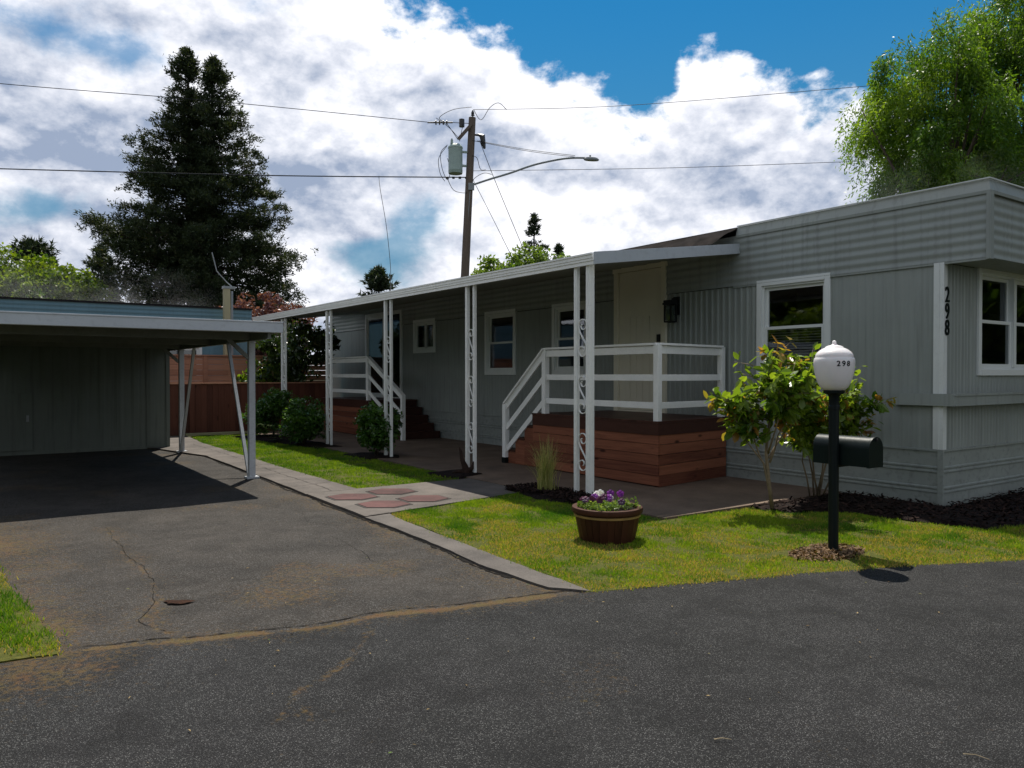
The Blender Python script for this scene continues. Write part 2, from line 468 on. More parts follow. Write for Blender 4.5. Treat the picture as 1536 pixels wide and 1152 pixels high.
M = {}
M['siding'] = paint('grey siding paint', (0.285, 0.308, 0.293), 0.5, 0.10, 0.9, 0.12, 80, 0.4, dirt=0.35, streak=True)
M['siding_end'] = M['siding']
M['skirt'] = paint('grey skirting paint', (0.285, 0.308, 0.293), 0.5, 0.12, 1.5, 0.12, 60, 0.4, dirt=0.45)
M['trim'] = paint('white trim paint', (0.70, 0.72, 0.71), 0.4, 0.04, 2, 0.08, 80, 0.45, dirt=0.12)
M['white'] = paint('white metal paint', (0.86, 0.86, 0.84), 0.38, 0.05, 3, 0.1, 70, 0.5, dirt=0.15)
M['whitewood'] = paint('white painted wood', (0.86, 0.86, 0.84), 0.5, 0.05, 4, 0.25, 50, 0.35, dirt=0.12)
M['vinyl'] = paint('white vinyl', (0.72, 0.74, 0.73), 0.35, 0.03, 2, 0.05, 50, 0.5)
M['door'] = paint('cream door paint', (0.72, 0.67, 0.54), 0.45, 0.04, 2, 0.1, 60, 0.4)
M['doortrim'] = paint('cream door trim', (0.76, 0.71, 0.57), 0.45, 0.04, 2, 0.1, 60, 0.4)
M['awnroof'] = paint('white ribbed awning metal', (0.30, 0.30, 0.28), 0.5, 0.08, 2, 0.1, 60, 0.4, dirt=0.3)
M['roofblack'] = paint('black roofing membrane', (0.012, 0.012, 0.013), 0.7, 0.3, 3, 0.6, 20, 0.2)
M['roofgrey'] = paint('grey roof coating', (0.25, 0.26, 0.27), 0.6, 0.15, 1.0, 0.3, 20, 0.3)
M['tarp'] = paint('dark brown roofing sheet', (0.016, 0.013, 0.012), 0.92, 0.6, 6, 0.8, 18, 0.03)
M['black'] = paint('black paint', (0.006, 0.010, 0.010), 0.4, 0.1, 5, 0.1, 60, 0.18)
M['blackmetal'] = paint('black metal', (0.006, 0.007, 0.008), 0.55, 0.2, 5, 0.1, 60, 0.4)
M['greenblack'] = paint('dark green enamel', (0.003, 0.009, 0.009), 0.42, 0.15, 5, 0.1, 60, 0.2)
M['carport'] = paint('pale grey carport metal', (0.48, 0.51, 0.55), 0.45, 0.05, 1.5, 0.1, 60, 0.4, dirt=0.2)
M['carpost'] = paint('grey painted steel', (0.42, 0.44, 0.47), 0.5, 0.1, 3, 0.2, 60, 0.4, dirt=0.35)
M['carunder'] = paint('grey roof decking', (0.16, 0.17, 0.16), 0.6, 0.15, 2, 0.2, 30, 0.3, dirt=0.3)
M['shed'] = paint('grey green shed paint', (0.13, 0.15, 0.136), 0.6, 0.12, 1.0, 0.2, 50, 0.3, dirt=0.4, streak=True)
M['bluewall'] = paint('blue siding', (0.115, 0.22, 0.28), 0.55, 0.08, 1.0, 0.1, 50, 0.4, dirt=0.2, streak=True)
M['cedar'] = wood('cedar skirting boards', (0.085, 0.026, 0.018), (0.38, 0.145, 0.080), (7, 1.2, 24), 0.55, 0.9)
M['cedar_v'] = wood('cedar end boards', (0.085, 0.026, 0.018), (0.38, 0.145, 0.080), (1.2, 7, 24), 0.55, 0.9)
M['cedarfence'] = wood('weathered cedar', (0.25, 0.105, 0.065), (0.52, 0.26, 0.165), (1.2, 7, 24), 0.65, 0.5)
M['darkfence'] = wood('dark stained fence boards', (0.060, 0.022, 0.016), (0.155, 0.058, 0.038), (14, 14, 1.2), 0.6, 0.6)
M['deck'] = wood('dark brown deck stain', (0.040, 0.017, 0.013), (0.085, 0.036, 0.026), (14, 2, 14), 0.45, 0)
M['polewood'] = wood('weathered pole wood', (0.075, 0.055, 0.045), (0.19, 0.15, 0.125), (16, 16, 0.8), 0.8, 0)
M['postwood'] = wood('pale post wood', (0.30, 0.27, 0.17), (0.46, 0.42, 0.28), (16, 16, 0.8), 0.8, 0)
M['plank'] = wood('pale plank', (0.30, 0.27, 0.15), (0.45, 0.42, 0.26), (3, 14, 14), 0.8, 0)
M['barrel'] = wood('dark barrel staves', (0.022, 0.009, 0.006), (0.075, 0.028, 0.016), (20, 20, 1.5), 0.5, 0.4)
M['brass'] = paint('tarnished brass hoop', (0.30, 0.19, 0.08), 0.45, 0.3, 12, 0.2, 40, 0.5, metal=0.3)
M['driveway'] = asphalt('driveway asphalt', (0.038, 0.032, 0.027), True, 0.42, 125, 0.9)
M['road'] = asphalt('road asphalt', (0.0145, 0.014, 0.0145), True, 0.55, 185, 0.9)
M['concrete'] = concrete('path concrete', (0.105, 0.090, 0.080), 0.55)
M['kerbc'] = concrete('old kerb concrete', (0.095, 0.083, 0.075), 0.5, 0.8)
M['patio'] = concrete('patio concrete', (0.145, 0.103, 0.076), 0.45, 0.3)
M['hexred'] = concrete('red stepping stone', (0.085, 0.036, 0.034), 0.8)
M['grout'] = concrete('dark joint', (0.035, 0.03, 0.028), 0.2)
M['mulch'] = soil('dark mulch', (0.006, 0.004, 0.004), (0.035, 0.018, 0.014), 22)
M['lawnsoil'] = soil('lawn soil', (0.05, 0.06, 0.010), (0.13, 0.12, 0.022), 14)
M['earth'] = soil('earth', (0.03, 0.032, 0.012), (0.07, 0.07, 0.025), 3)
M['grass'] = leafmat('grass blades', (0.055, 0.155, 0.010), (0.270, 0.365, 0.020), (0.42, 0.30, 0.095), 0.55, 0.35, 0.2)
M['straw'] = leafmat('dry straw', (0.16, 0.09, 0.055), (0.38, 0.25, 0.14), None, 0.7, 0.15, 0.2)
M['pine'] = leafmat('pine needles', (0.014, 0.024, 0.012), (0.050, 0.068, 0.030), (0.095, 0.085, 0.042), 0.6, 0.22, 0.2)
M['pinebark'] = paint('pine bark', (0.035, 0.026, 0.020), 0.9, 0.3, 2, 0.8, 12, 0.1)
M['bark'] = paint('grey brown bark', (0.085, 0.065, 0.050), 0.9, 0.3, 4, 0.8, 20, 0.1)
M['fir'] = leafmat('fir needles', (0.016, 0.032, 0.018), (0.045, 0.065, 0.032), None, 0.5, 0.15, 0.3)
M['maple'] = leafmat('bright tree leaves', (0.035, 0.085, 0.010), (0.155, 0.215, 0.020), (0.20, 0.22, 0.03), 0.45, 0.5)
M['willow'] = leafmat('willow leaves', (0.045, 0.115, 0.014), (0.14, 0.245, 0.022), (0.19, 0.28, 0.03), 0.45, 0.5)
M['farleaf'] = leafmat('far tree leaves', (0.055, 0.115, 0.022), (0.17, 0.24, 0.045), None, 0.5, 0.5)
M['plum'] = leafmat('plum leaves', (0.05, 0.018, 0.022), (0.20, 0.085, 0.095), (0.26, 0.14, 0.14), 0.45, 0.3)
M['magnolia'] = leafmat('broad dark leaves', (0.012, 0.030, 0.008), (0.045, 0.080, 0.016), (0.09, 0.12, 0.02), 0.3, 0.25, 0.5)
M['rose'] = leafmat('rose leaves', (0.055, 0.125, 0.016), (0.22, 0.31, 0.035), (0.32, 0.17, 0.05), 0.30, 0.48, 0.5)
M['shrub'] = leafmat('dark shrub leaves', (0.022, 0.065, 0.014), (0.08, 0.17, 0.025), (0.14, 0.22, 0.035), 0.3, 0.3, 0.5)
M['fern'] = leafmat('fern fronds', (0.05, 0.10, 0.02), (0.13, 0.19, 0.04), None, 0.5, 0.4)
M['tuft'] = leafmat('tall grass blades', (0.20, 0.24, 0.07), (0.46, 0.44, 0.18), (0.52, 0.42, 0.22), 0.5, 0.4)
M['pansyleaf'] = leafmat('pansy leaves', (0.06, 0.13, 0.02), (0.20, 0.28, 0.07), (0.30, 0.36, 0.14), 0.4, 0.4)
M['petalp'] = leafmat('purple petals', (0.13, 0.015, 0.20), (0.28, 0.03, 0.38), None, 0.5, 0.35)
M['petalw'] = leafmat('white petals', (0.75, 0.70, 0.72), (0.88, 0.86, 0.88), None, 0.5, 0.3)
M['petald'] = leafmat('dark petals', (0.03, 0.01, 0.05), (0.10, 0.012, 0.06), None, 0.5, 0.3)
M['glass'] = glassmat('window glass', (0.5, 0.53, 0.53))
M['inside'] = paint('dim interior', (0.10, 0.095, 0.085), 0.9, 0.2, 1, 0.1, 10, 0.1)
M['curtain'] = paint('curtain', (0.35, 0.33, 0.33), 0.9, 0.2, 4, 0.3, 10, 0.1)
M['insul'] = paint('dark insulator', (0.03, 0.028, 0.03), 0.4, 0.2, 5, 0.1, 60, 0.5)
M['wire'] = paint('wire sheath', (0.025, 0.027, 0.032), 0.6, 0.1, 1, 0, 10, 0.2)
M['transf'] = paint('pale green enamel', (0.30, 0.38, 0.35), 0.5, 0.12, 3, 0.1, 40, 0.4, dirt=0.4)
M['galv'] = paint('galvanised steel', (0.25, 0.27, 0.29), 0.45, 0.15, 3, 0.1, 40, 0.4)
m_, t_, b_ = newmat('white acrylic globe')
b_.inputs['Base Color'].default_value = (0.82, 0.78, 0.78, 1); b_.inputs['Roughness'].default_value = 0.28
b_.inputs['Subsurface Weight'].default_value = 0.35; b_.inputs['Subsurface Radius'].default_value = (0.06, 0.05, 0.05); b_.inputs['Subsurface Scale'].default_value = 1.0
M['globe'] = m_

# ------------------------------------------------------------------ ground, road, driveway, paths
def sheet(name, poly, z0, z1, mat, home=True, **tg):
    mb = MB(); n = len(poly)
    vs = [(x, y, z0) for x, y in poly] + [(x, y, z1) for x, y in poly]
    mb.add(vs, [tuple(range(n, 2 * n))] + [(i, (i + 1) % n, n + (i + 1) % n, n + i) for i in range(n)])
    o = mb.build(name, mat, None, home=home)
    tag(o, kind='structure', **tg)
    return o
mb = MB(); mb.add([(-400, -200, -0.03), (400, -200, -0.03), (400, 700, -0.03), (-400, 700, -0.03)], [(0, 1, 2, 3)])
tag(mb.build('ground', M['earth'], home=False), kind='structure')

ROAD = [(-30, -5.5), (-8, 2.2), (-4, 3.55), (-2.65, 3.98), (-2.42, 4.13), (-1.92, 4.3), (-1.4, 4.45), (-0.75, 4.79), (0.5, 5.26), (1.61, 5.6), (2.66, 5.9), (4.11, 6.2), (8, 7.05), (30, 11)]
def road_edge(x):
    x = np.asarray(x, float)
    return np.interp(x, [p[0] for p in ROAD], [p[1] for p in ROAD]) + (fbm(x, x * 0, 3.0, 5) - 0.5) * 0.06
LA = [tuple(HW(v, s)[:2]) for v, s in [(-5.58, -0.3), (-6.82, 0.02), (-7.55, 0.10), (-8.06, 0.28), (-8.6, 0.42)]]
CR1 = [(-4.0, 7.61), (-3.2, 6.4), (-2.62, 5.63), (-2.31, 5.06), (-2.25, 4.7), (-1.95, 4.45)]
CR2 = [(-0.80, 4.5), (-0.86, 4.2), (-0.90, 3.87), (-0.97, 3.6), (-1.0, 3.3)]
DE = [tuple(HW(v, s)[:2]) for v, s in [(-5.66, -0.07), (-5.72, 0.75), (-5.72, 1.75), (-5.62, 3.05), (-5.62, 4.83), (-5.55, 6.46)]]
LE = [tuple(HW(v, s)[:2]) for v, s in [(-8.75, 0.2), (-8.85, 1.6), (-8.95, 3.0), (-8.75, 4.8)]]
def moss_at(x, y):
    wob = (fbm(x, y, 2.5, 3) - 0.5) * 0.22
    wob2 = (fbm(y, x, 9.0, 8) - 0.5) * 0.07
    def line(L, wd, pk):
        return pk * np.exp(-(np.clip(dpoly(x + wob * 0.5 + wob2, y - wob * 0.4 + wob2, L), 0, 9) / wd) ** 2)
    m = line(LA, 0.04, 1.1) * np.clip((fbm(x, y, 4.0, 41) - 0.33) * 3.2, 0.0, 1.0) + line(LA, 0.26, 0.62) * (0.3 + 0.9 * fbm(x, y, 2.2, 43))
    m = np.maximum(m, line(CR1, 0.03, 0.8) * (0.3 + fbm(x, y, 5.0, 44))); m = np.maximum(m, line(CR1, 0.22, 0.55) * (0.25 + fbm(x, y, 2.6, 45)))
    m = np.maximum(m, line(CR2, 0.035, 0.9) * (0.2 + fbm(x, y, 5.0, 46)))
    m = np.maximum(m, line(DE, 0.10, 0.62) * (0.4 + fbm(x, y, 2.2, 77)))
    m = np.maximum(m, line(DE, 0.55, 0.62) * (0.2 + fbm(x, y, 2.0, 48)))
    m = np.maximum(m, line(LE, 0.75, 0.85) * (0.25 + 0.95 * fbm(x, y, 1.8, 47)))
    m = np.maximum(m, 0.52 * np.clip((fbm(x, y, 1.4, 21) - 0.46) * 4, 0, 1))
    blob_ = 0.62 * np.exp(-(((x + 1.55) / 0.55) ** 2 + ((y - 5.3) / 0.42) ** 2))
    return np.maximum(m, blob_)
def grid_sheet(name, X, Y, Z, mat, moss):
    nx, ny = X.shape
    V = np.stack([X, Y, Z], -1).reshape(-1, 3)
    i, j = np.meshgrid(np.arange(nx - 1), np.arange(ny - 1), indexing='ij')
    a = (i * ny + j).ravel()
    idx = np.stack([a, a + ny, a + ny + 1, a + 1], -1).ravel()
    o = mesh_np(name, V, 4, idx, mat)
    at = o.data.attributes.new('moss', 'FLOAT', 'POINT'); at.data.foreach_set('value', moss.reshape(-1).astype(np.float32))
    return tag(o, kind='structure')
# driveway (in the home frame grid, world coordinates)
gv, gs = np.meshgrid(np.arange(-9.6, -5.2, 0.035), np.concatenate([np.arange(-1.6, 6.5, 0.035), np.arange(6.5, 17, 0.15)]), indexing='ij')
GX = O[0] + gv * VX[0] + gs * UY[0]; GY = O[1] + gv * VX[1] + gs * UY[1]
pit = np.exp(-((np.hypot((GX + 2.22) / 0.12, (GY - 5.13) / 0.09)) ** 4))
GZ = (fbm(GX, GY, 1.2, 2) - 0.5) * 0.016 - pit * 0.022 - 0.004
MO = moss_at(GX, GY)
grid_sheet('driveway', GX[::-1], GY[::-1], GZ[::-1], M['driveway'], MO[::-1])
pv = [(-2.22 + 0.088 * math.cos(a) * (1 + 0.25 * math.sin(3 * a) + 0.12 * math.sin(7 * a)), 5.13 + 0.055 * math.sin(a) * (1 + 0.3 * math.cos(2 * a) + 0.15 * math.cos(5 * a))) for a in np.linspace(0, 6.2, 22)]
M['muck'] = soil('wet leaf litter', (0.022, 0.010, 0.006), (0.11, 0.045, 0.022), 30)
mb = MB(); mb.add([(x, y, -0.011) for x, y in pv], [tuple(range(22))]); tag(mb.build('pothole', M['muck'], home=False), kind='structure')
# open cracks in the old asphalt
M['crackdark'] = soil('dark crack', (0.008, 0.007, 0.006), (0.02, 0.016, 0.012), 40)
mb = MB()
def crack_w(P, wd, seed):
    r3 = random.Random(seed); L = []; Q = []; o = 0
    for (x0, y0), (x1, y1) in zip(P[:-1], P[1:]):
        n = max(3, int(math.hypot(x1 - x0, y1 - y0) / 0.04)); l = math.hypot(x1 - x0, y1 - y0); nx, ny = -(y1 - y0) / l, (x1 - x0) / l
        for i in range(n):
            o = o * 0.9 + r3.uniform(-0.012, 0.012); t = i / n; h = wd * r3.uniform(0.1, 1.0) / 2
            x, y = x0 + (x1 - x0) * t + nx * o, y0 + (y1 - y0) * t + ny * o
            z = (float(fbm(x, y, 1.2, 2)) - 0.5) * 0.016 + 0.0
            L.append((x + nx * h, y + ny * h, z)); Q.append((x - nx * h, y - ny * h, z))
    k = len(L); mb.add(L + Q, [(i, i + 1, k + i + 1, k + i) for i in range(k - 1)])
crack_w(CR1, 0.006, 1); crack_w([(-1.7, 7.2), (-1.3, 6.6), (-1.15, 6.2), (-0.8, 5.9)], 0.004, 2); crack_w([(-2.3, 5.6), (-1.9, 5.65), (-1.3, 5.5), (-0.9, 5.65)], 0.004, 3)
crack_w([(-3.0, 9.0), (-2.3, 8.4), (-2.1, 7.9), (-1.6, 7.6)], 0.005, 4); crack_w([tuple(HW(*q)[:2]) for q in ((-5.69, 0.3), (-5.72, 0.75), (-5.645, 1.75), (-5.63, 3.1), (-5.585, 4.9), (-5.545, 6.46), (-5.475, 10.4))], 0.05, 5)
crack_w([(LA[k][0], LA[k][1] + 0.09) for k in range(5)], 0.014, 6)
tag(mb.build('asphalt_cracks', M['crackdark'], home=False), kind='structure')
# road
rx = np.concatenate([np.arange(-30, -5, 0.5), np.arange(-5, 6.5, 0.035), np.arange(6.5, 30, 0.5)])
tt = np.concatenate([np.arange(0, 1.6, 0.035), np.arange(1.6, 14, 0.3)])
TX, TTm = np.meshgrid(rx, tt, indexing='ij')
TY = road_edge(TX) - TTm
RZ = 0.012 + (fbm(TX, TY, 0.9, 6) - 0.5) * 0.01 - np.where(TX < 0.45, 0.008, 0.0) * np.exp(-(TTm / 0.05) ** 2)
RM = moss_at(TX, TY)
RM = np.where(TX > 0.6, RM * 0.3, RM)
grid_sheet('road', TX[:, ::-1], TY[:, ::-1], RZ[:, ::-1], M['road'], RM[:, ::-1])

sheet('patio', [(-3.15, 1.22), (0.3, 1.22), (0.3, 17), (-3.15, 17)], -0.02, 0.035, M['patio'])
walk = rag_poly([(-5.60, 3.10), (-3.152, 3.55), (-3.152, 5.0), (-4.86, 4.98), (-5.56, 4.92)], 0.15, 0.015, 9, 4)
sheet('walkway', walk, -0.02, 0.026, M['concrete'])
kerb = rag_poly([(-5.66, -0.10), (-5.48, -0.34), (-5.44, 0.9), (-5.40, 1.89), (-5.34, 2.91), (-5.30, 3.14), (-5.604, 3.095), (-5.62, 1.75), (-5.70, 0.75)], 0.12, 0.02, 4, 5)
sheet('kerb_strip', kerb, -0.02, 0.018, M['kerbc'])
path = rag_poly([(-5.57, 4.925), (-4.865, 4.985), (-4.90, 7.7), (-4.86, 13.2), (-4.7, 15.5), (-7.2, 15.5), (-5.9, 12.3), (-5.45, 10.4), (-5.52, 6.46)], 0.2, 0.02, 6, 3)
sheet('side_path', path, -0.02, 0.024, M['concrete'])
# cracks and joints between the path slabs
mb = MB()
def crack(p, q, seed, wd=0.012, z=0.0285):
    n = max(4, int(math.hypot(q[0] - p[0], q[1] - p[1]) / 0.08)); L = []; Rr = []
    rnd = random.Random(seed)
    dx, dy = q[0] - p[0], q[1] - p[1]; l = math.hypot(dx, dy); nx, ny = -dy / l, dx / l
    o = 0
    for i in range(n + 1):
        o += rnd.uniform(-0.014, 0.014); t = i / n; h = wd * rnd.uniform(0.3, 1.0) / 2
        L.append((p[0] + dx * t + nx * (o + h), p[1] + dy * t + ny * (o + h), z)); Rr.append((p[0] + dx * t + nx * (o - h), p[1] + dy * t + ny * (o - h), z))
    mb.add(L + Rr, [(i, i + 1, n + 2 + i, n + 1 + i) for i in range(n)])
for i, (p, q) in enumerate([((-5.50, 5.6), (-4.92, 5.75)), ((-5.48, 6.3), (-4.92, 6.2)), ((-5.5, 7.0), (-4.92, 7.2)), ((-5.48, 7.9), (-4.95, 7.8)), ((-5.45, 8.8), (-4.95, 9.0)), ((-5.45, 9.9), (-4.92, 9.8)), ((-5.2, 5.0), (-5.15, 8.8)), ((-5.4, 11), (-4.95, 11.1)), ((-5.5, 12.2), (-4.95, 12.3)), ((-5.1, 9), (-5.2, 13))]):
    crack(p, q, i)
for i, (p, q) in enumerate([((-5.54, 4.94), (-4.9, 4.96)), ((-5.56, 3.12), (-5.30, 3.16))]): crack(p, q, 40 + i, 0.016, 0.0325)
mb.build('path_cracks', M['grout']); tag(bpy.data.objects['path_cracks'], kind='structure')
hexes = [(-5.20, 4.36), (-4.62, 4.48), (-5.12, 3.66), (-4.56, 3.76)]
for i, (v, s) in enumerate(hexes):
    # long axis runs across the walk
    def hexa(r):
        out = []
        for k in range(6):
            a = k * math.pi / 3
            x, y = r * math.cos(a), r * 0.86 * math.sin(a)
            out.append((v + x * 0.82 + y * 0.57, s - x * 0.57 + y * 0.82))
        return out
    lab = ['pinkish red hexagonal stone in the walkway, farthest left of four', 'pinkish red hexagonal stone in the walkway, rear right by the far lawn',
           'deep red hexagonal stone nearest the driveway corner of the walkway', 'red and pink hexagonal stone in the walkway, rightmost of four'][i]
    o = MB().prism(hexa(0.30), 0.02, 0.034, 0.5).build('stepping_stone', M['hexred'])
    tag(o, lab, 'stepping stone', 'red hexagonal stones in the walkway')
    q = MB().prism(hexa(0.335), 0.02, 0.0300).build('joint', M['grout'], None); q.parent = o; q.location = (0, 0, 0); q.rotation_euler = (0, 0, 0)

# lawns
def wpoly(hp): return [tuple(HW(v, s)[:2]) for v, s in hp]
FL = wpoly([(-5.46, -0.30), (-5.43, 0.9), (-5.38, 1.89), (-5.32, 2.91), (-5.27, 3.13), (-3.72, 3.46), (-3.17, 3.55), (-3.17, 1.26), (-2.5, 1.18), (-1.9, 1.16),
            (-1.75, 0.7), (-1.25, 0.45), (-1.15, -0.4), (-1.0, -0.9), (0, -1.0), (5, -1.05), (7, -1.1)])
FLc = [p for p in rag_poly(FL, 0.1, 0.03, 12, 4)]
FLc = FLc[:max(i for i, p in enumerate(FLc) if WH(*p)[0] > 6.9) - 1]
re_x = np.arange(10.0, 0.45, -0.1)
FLw = FLc + [(11.5, float(road_edge(11.5)))] + [(float(x), float(road_edge(x)) + 0.0) for x in re_x]
FLw = [(float(a), float(b)) for a, b in FLw]
sheet('front_lawn', FLw, -0.02, 0.013, M['lawnsoil'], home=False)
UL = rag_poly([(-4.86, 5.02), (-3.72, 5.03), (-3.17, 5.06), (-3.17, 15.4), (-4.6, 15.4), (-4.87, 13.17), (-4.92, 7.76)], 0.15, 0.03, 13, 4)
ULw = wpoly(UL)
sheet('side_lawn', ULw, -0.02, 0.013, M['lawnsoil'], home=False)
LLw = [(-2.42, 4.10), (-2.62, 4.4), (-2.98, 4.78), (-3.30, 5.15), (-3.73, 5.65), (-4.3, 6.3), (-6, 8), (-12, 10)] + [(float(x), float(road_edge(x))) for x in (-12, -10, -8, -6, -5, -4, -3.4, -3.0, -2.65)]
LLw = rag_poly(LLw, 0.12, 0.035, 31, 4)
sheet('corner_lawn', LLw, -0.02, 0.013, M['lawnsoil'], home=False)
def dryness(x, y):
    d = np.clip((fbm(x, y, 1.9, 51) - 0.46) * 5.0, 0, 1) * 0.8
    d = np.maximum(d, 1.0 * np.exp(-(((x - 2.6) / 0.62) ** 2 + ((y - 6.4) / 0.40) ** 2)))
    d = np.maximum(d, 0.75 * np.exp(-(((x - 0.85) / 0.8) ** 2 + ((y - 6.35) / 0.35) ** 2)))
    d = np.maximum(d, 0.85 * np.exp(-((y - road_edge(x)) / 0.22) ** 2))
    d = np.maximum(d, 0.6 * np.exp(-(((x - 1.5) / 0.8) ** 2 + ((y - 7.4) / 0.35) ** 2)))
    d = np.maximum(d, 0.5 * np.exp(-((dpoly(x, y, [tuple(HW(-5.35, 0)[:2]), tuple(HW(-5.25, 3)[:2])])) / 0.12) ** 2))
    return d
def lawn(name, poly, dens, hgt, wid, xr, yr, dry=True, near=1.0, bump=0.0):
    n = int((xr[1] - xr[0]) * (yr[1] - yr[0]) * dens)
    x = rng.uniform(*xr, n); y = rng.uniform(*yr, n)
    dn = 4.5 * (fbm(x, y, 7, 71) - 0.30)
    ok = inpoly(x, y, poly) & (rng.random(n) < dn)
    ok &= ~((np.hypot((x - 2.62) / 0.45, (y - 6.40) / 0.20) < 1) & (rng.random(n) < 0.8))
    x, y = x[ok], y[ok]; n = len(x)
    x = x + rng.normal(0, 0.028, n); y = y + rng.normal(0, 0.028, n)
    dr = dryness(x, y) if dry else np.zeros(n)
    tint = np.clip(-0.22 + 1.0 * fbm(x, y, 2.6, 61) + 0.25 * (fbm(x, y, 14, 62) - 0.5) + rng.normal(0, 0.15, n), 0, 0.78)
    isd = rng.random(n) < dr * 0.9
    tint = np.where(isd, rng.uniform(0.86, 1.0, n), tint)
    h = hgt * rng.uniform(0.4, 1.35, n) * (0.35 + 1.35 * fbm(x, y, 9, 81)); h = np.where(isd, h * 0.75, h)
    a = rng.uniform(0, 2 * np.pi, n); la = rng.uniform(0, 2 * np.pi, n); lean = h * rng.uniform(0.1, 0.9, n)
    wx, wy = np.cos(a) * wid / 2, np.sin(a) * wid / 2
    V = np.empty((n, 3, 3)); z0 = 0.008
    V[:, 0] = np.stack([x - wx, y - wy, np.full(n, z0)], -1); V[:, 1] = np.stack([x + wx, y + wy, np.full(n, z0)], -1)
    V[:, 2] = np.stack([x + np.cos(la) * lean, y + np.sin(la) * lean, z0 + h], -1)
    o = mesh_np(name, V.reshape(-1, 3), 3, np.arange(n * 3), M['grass'], tint=np.repeat(tint, 3))
    return tag(o, kind='stuff')
g1 = lawn('grass', FLw, 13500, 0.026, 0.009, (-1.4, 6.5), (5.2, 9.8)); tag(g1, 'short patchy green and yellow grass of the front lawn by the lamp post', 'grass')
g2 = lawn('grass', ULw, 4200, 0.030, 0.012, (-9.5, 0), (9, 19), dry=False); tag(g2, 'sunny bright green grass strip between the side path and porch', 'grass')
g3 = lawn('grass', LLw, 11000, 0.034, 0.008, (-4.6, -2.3), (3.2, 6.6)); tag(g3, 'small wedge of grass left of the driveway entrance', 'grass')

M['straw2'] = leafmat('bark scraps', (0.035, 0.020, 0.012), (0.20, 0.125, 0.07), None, 0.8, 0.1, 0.2)
# mulch beds
def bed(name, poly, h, label=None):
    p = rag_poly(poly, 0.08, 0.05, 17, 5); n = len(p)
    cx = sum(a for a, b in p) / n; cy = sum(b for a, b in p) / n
    mb = MB(); rings = [(1.0, 0.0), (0.93, 0.6), (0.7, 0.9), (0.35, 1.0)]
    vs = []
    for k, (f, hh) in enumerate(rings):
        for x, y in p:
            X, Y = cx + (x - cx) * f, cy + (y - cy) * f
            vs.append((X, Y, 0.018 + hh * h * (0.7 + 0.6 * float(fbm(X, Y, 6, 5)))))
    vs.append((cx, cy, 0.018 + h))
    fs = [(k * n + i, k * n + (i + 1) % n, (k + 1) * n + (i + 1) % n, (k + 1) * n + i) for k in range(3) for i in range(n)]
    fs += [(3 * n + i, 3 * n + (i + 1) % n, 4 * n) for i in range(n)]
    mb.add(vs, fs); o = mb.build(name, M['mulch'], None, smooth=True)
    return tag(o, kind='structure')
bed('mulch_bed', [(-1.95, 1.14), (-1.75, 0.66), (-1.25, 0.40), (-1.12, -0.4), (-0.95, -0.95), (-0.5, -1.05), (-0.04, -0.9), (-0.04, 1.18)], 0.04)
bed('mulch_bed', [(-0.6, -1.0), (4.5, -1.3), (4.5, -0.06), (-0.04, -0.06), (-0.3, -0.4)], 0.035)
bed('mulch_bed', [(-3.35, 3.85), (-2.85, 3.85), (-2.72, 3.3), (-2.78, 2.45), (-3.35, 2.35), (-3.45, 3.0)], 0.05)
bed('mulch_bed', [(-3.4, 5.8), (-2.85, 5.8), (-2.78, 5.2), (-3.3, 5.0)], 0.05)
bed('mulch_bed', [(-3.35, 9.1), (-2.7, 9.0), (-2.6, 8.3), (-2.8, 7.9), (-3.3, 8.1)], 0.05)
bed('mulch_bed', [(-3.9, 14.6), (-2.9, 14.6), (-2.75, 10.4), (-3.3, 10.5), (-3.6, 12.2)], 0.05)
# mulch chips give the beds a broken surface
def chips(n, poly_h, z, size, mat, name, label, cat):
    P = np.array(poly_h); lo, hi = P.min(0), P.max(0)
    x = rng.uniform(lo[0], hi[0], n); y = rng.uniform(lo[1], hi[1], n)
    ok = inpoly(x, y, poly_h); x, y = x[ok], y[ok]; n = len(x)
    a = rng.uniform(0, 2 * np.pi, n); L = size * rng.uniform(0.5, 1.6, n); Wd = L * rng.uniform(0.18, 0.4, n); tl = rng.normal(0, 0.35, n)
    zz = z + rng.uniform(0, 0.03, n)
    ux, uy, uz = np.cos(a), np.sin(a), tl
    V = np.empty((n, 4, 3))
    for k, (p, q) in enumerate([(-1, -1), (1, -1), (1, 1), (-1, 1)]):
        V[:, k] = np.stack([x + ux * p * L / 2 - uy * q * Wd / 2, y + uy * p * L / 2 + ux * q * Wd / 2, zz + uz * p * L / 2 + 0.004 * q], -1)
    o = mesh_np(name, V.reshape(-1, 3), 4, np.arange(n * 4), mat, tint=np.repeat(rng.random(n), 4))
    o.location = HW(0, 0, 0); o.rotation_euler = (0, 0, TH)
    return tag(o, label, cat, kind='stuff')
M['chip'] = leafmat('mulch chips', (0.006, 0.004, 0.004), (0.030, 0.017, 0.014), None, 0.85, 0.0, 0.1)
chips(5200, [(-1.95, 1.1), (-1.75, 0.66), (-1.25, 0.40), (-1.12, -0.4), (-0.95, -0.95), (-0.5, -1.05), (3, -1.1), (3, -0.06), (-0.06, -0.06), (-0.06, 1.1)], 0.045, 0.045, M['chip'],
      'mulch_chips', 'dark bark mulch around the foot of the grey home', 'mulch')
chips(1500, [(-3.4, 3.8), (-2.9, 3.8), (-2.8, 2.5), (-3.4, 2.4)], 0.06, 0.04, M['chip'], 'mulch_chips', 'dark bark mulch around the tall grass clump', 'mulch')
lv, ls = WH(2.62, 6.42)
chips(2600, [(lv + 0.42 * math.cos(a) + 0.0, ls + 0.22 * math.sin(a)) for a in np.linspace(0, 6.28, 20)], 0.004, 0.034, M['straw2'],
      'dry_straw', 'dry straw and bark scraps around the lamp post foot', 'dry straw')

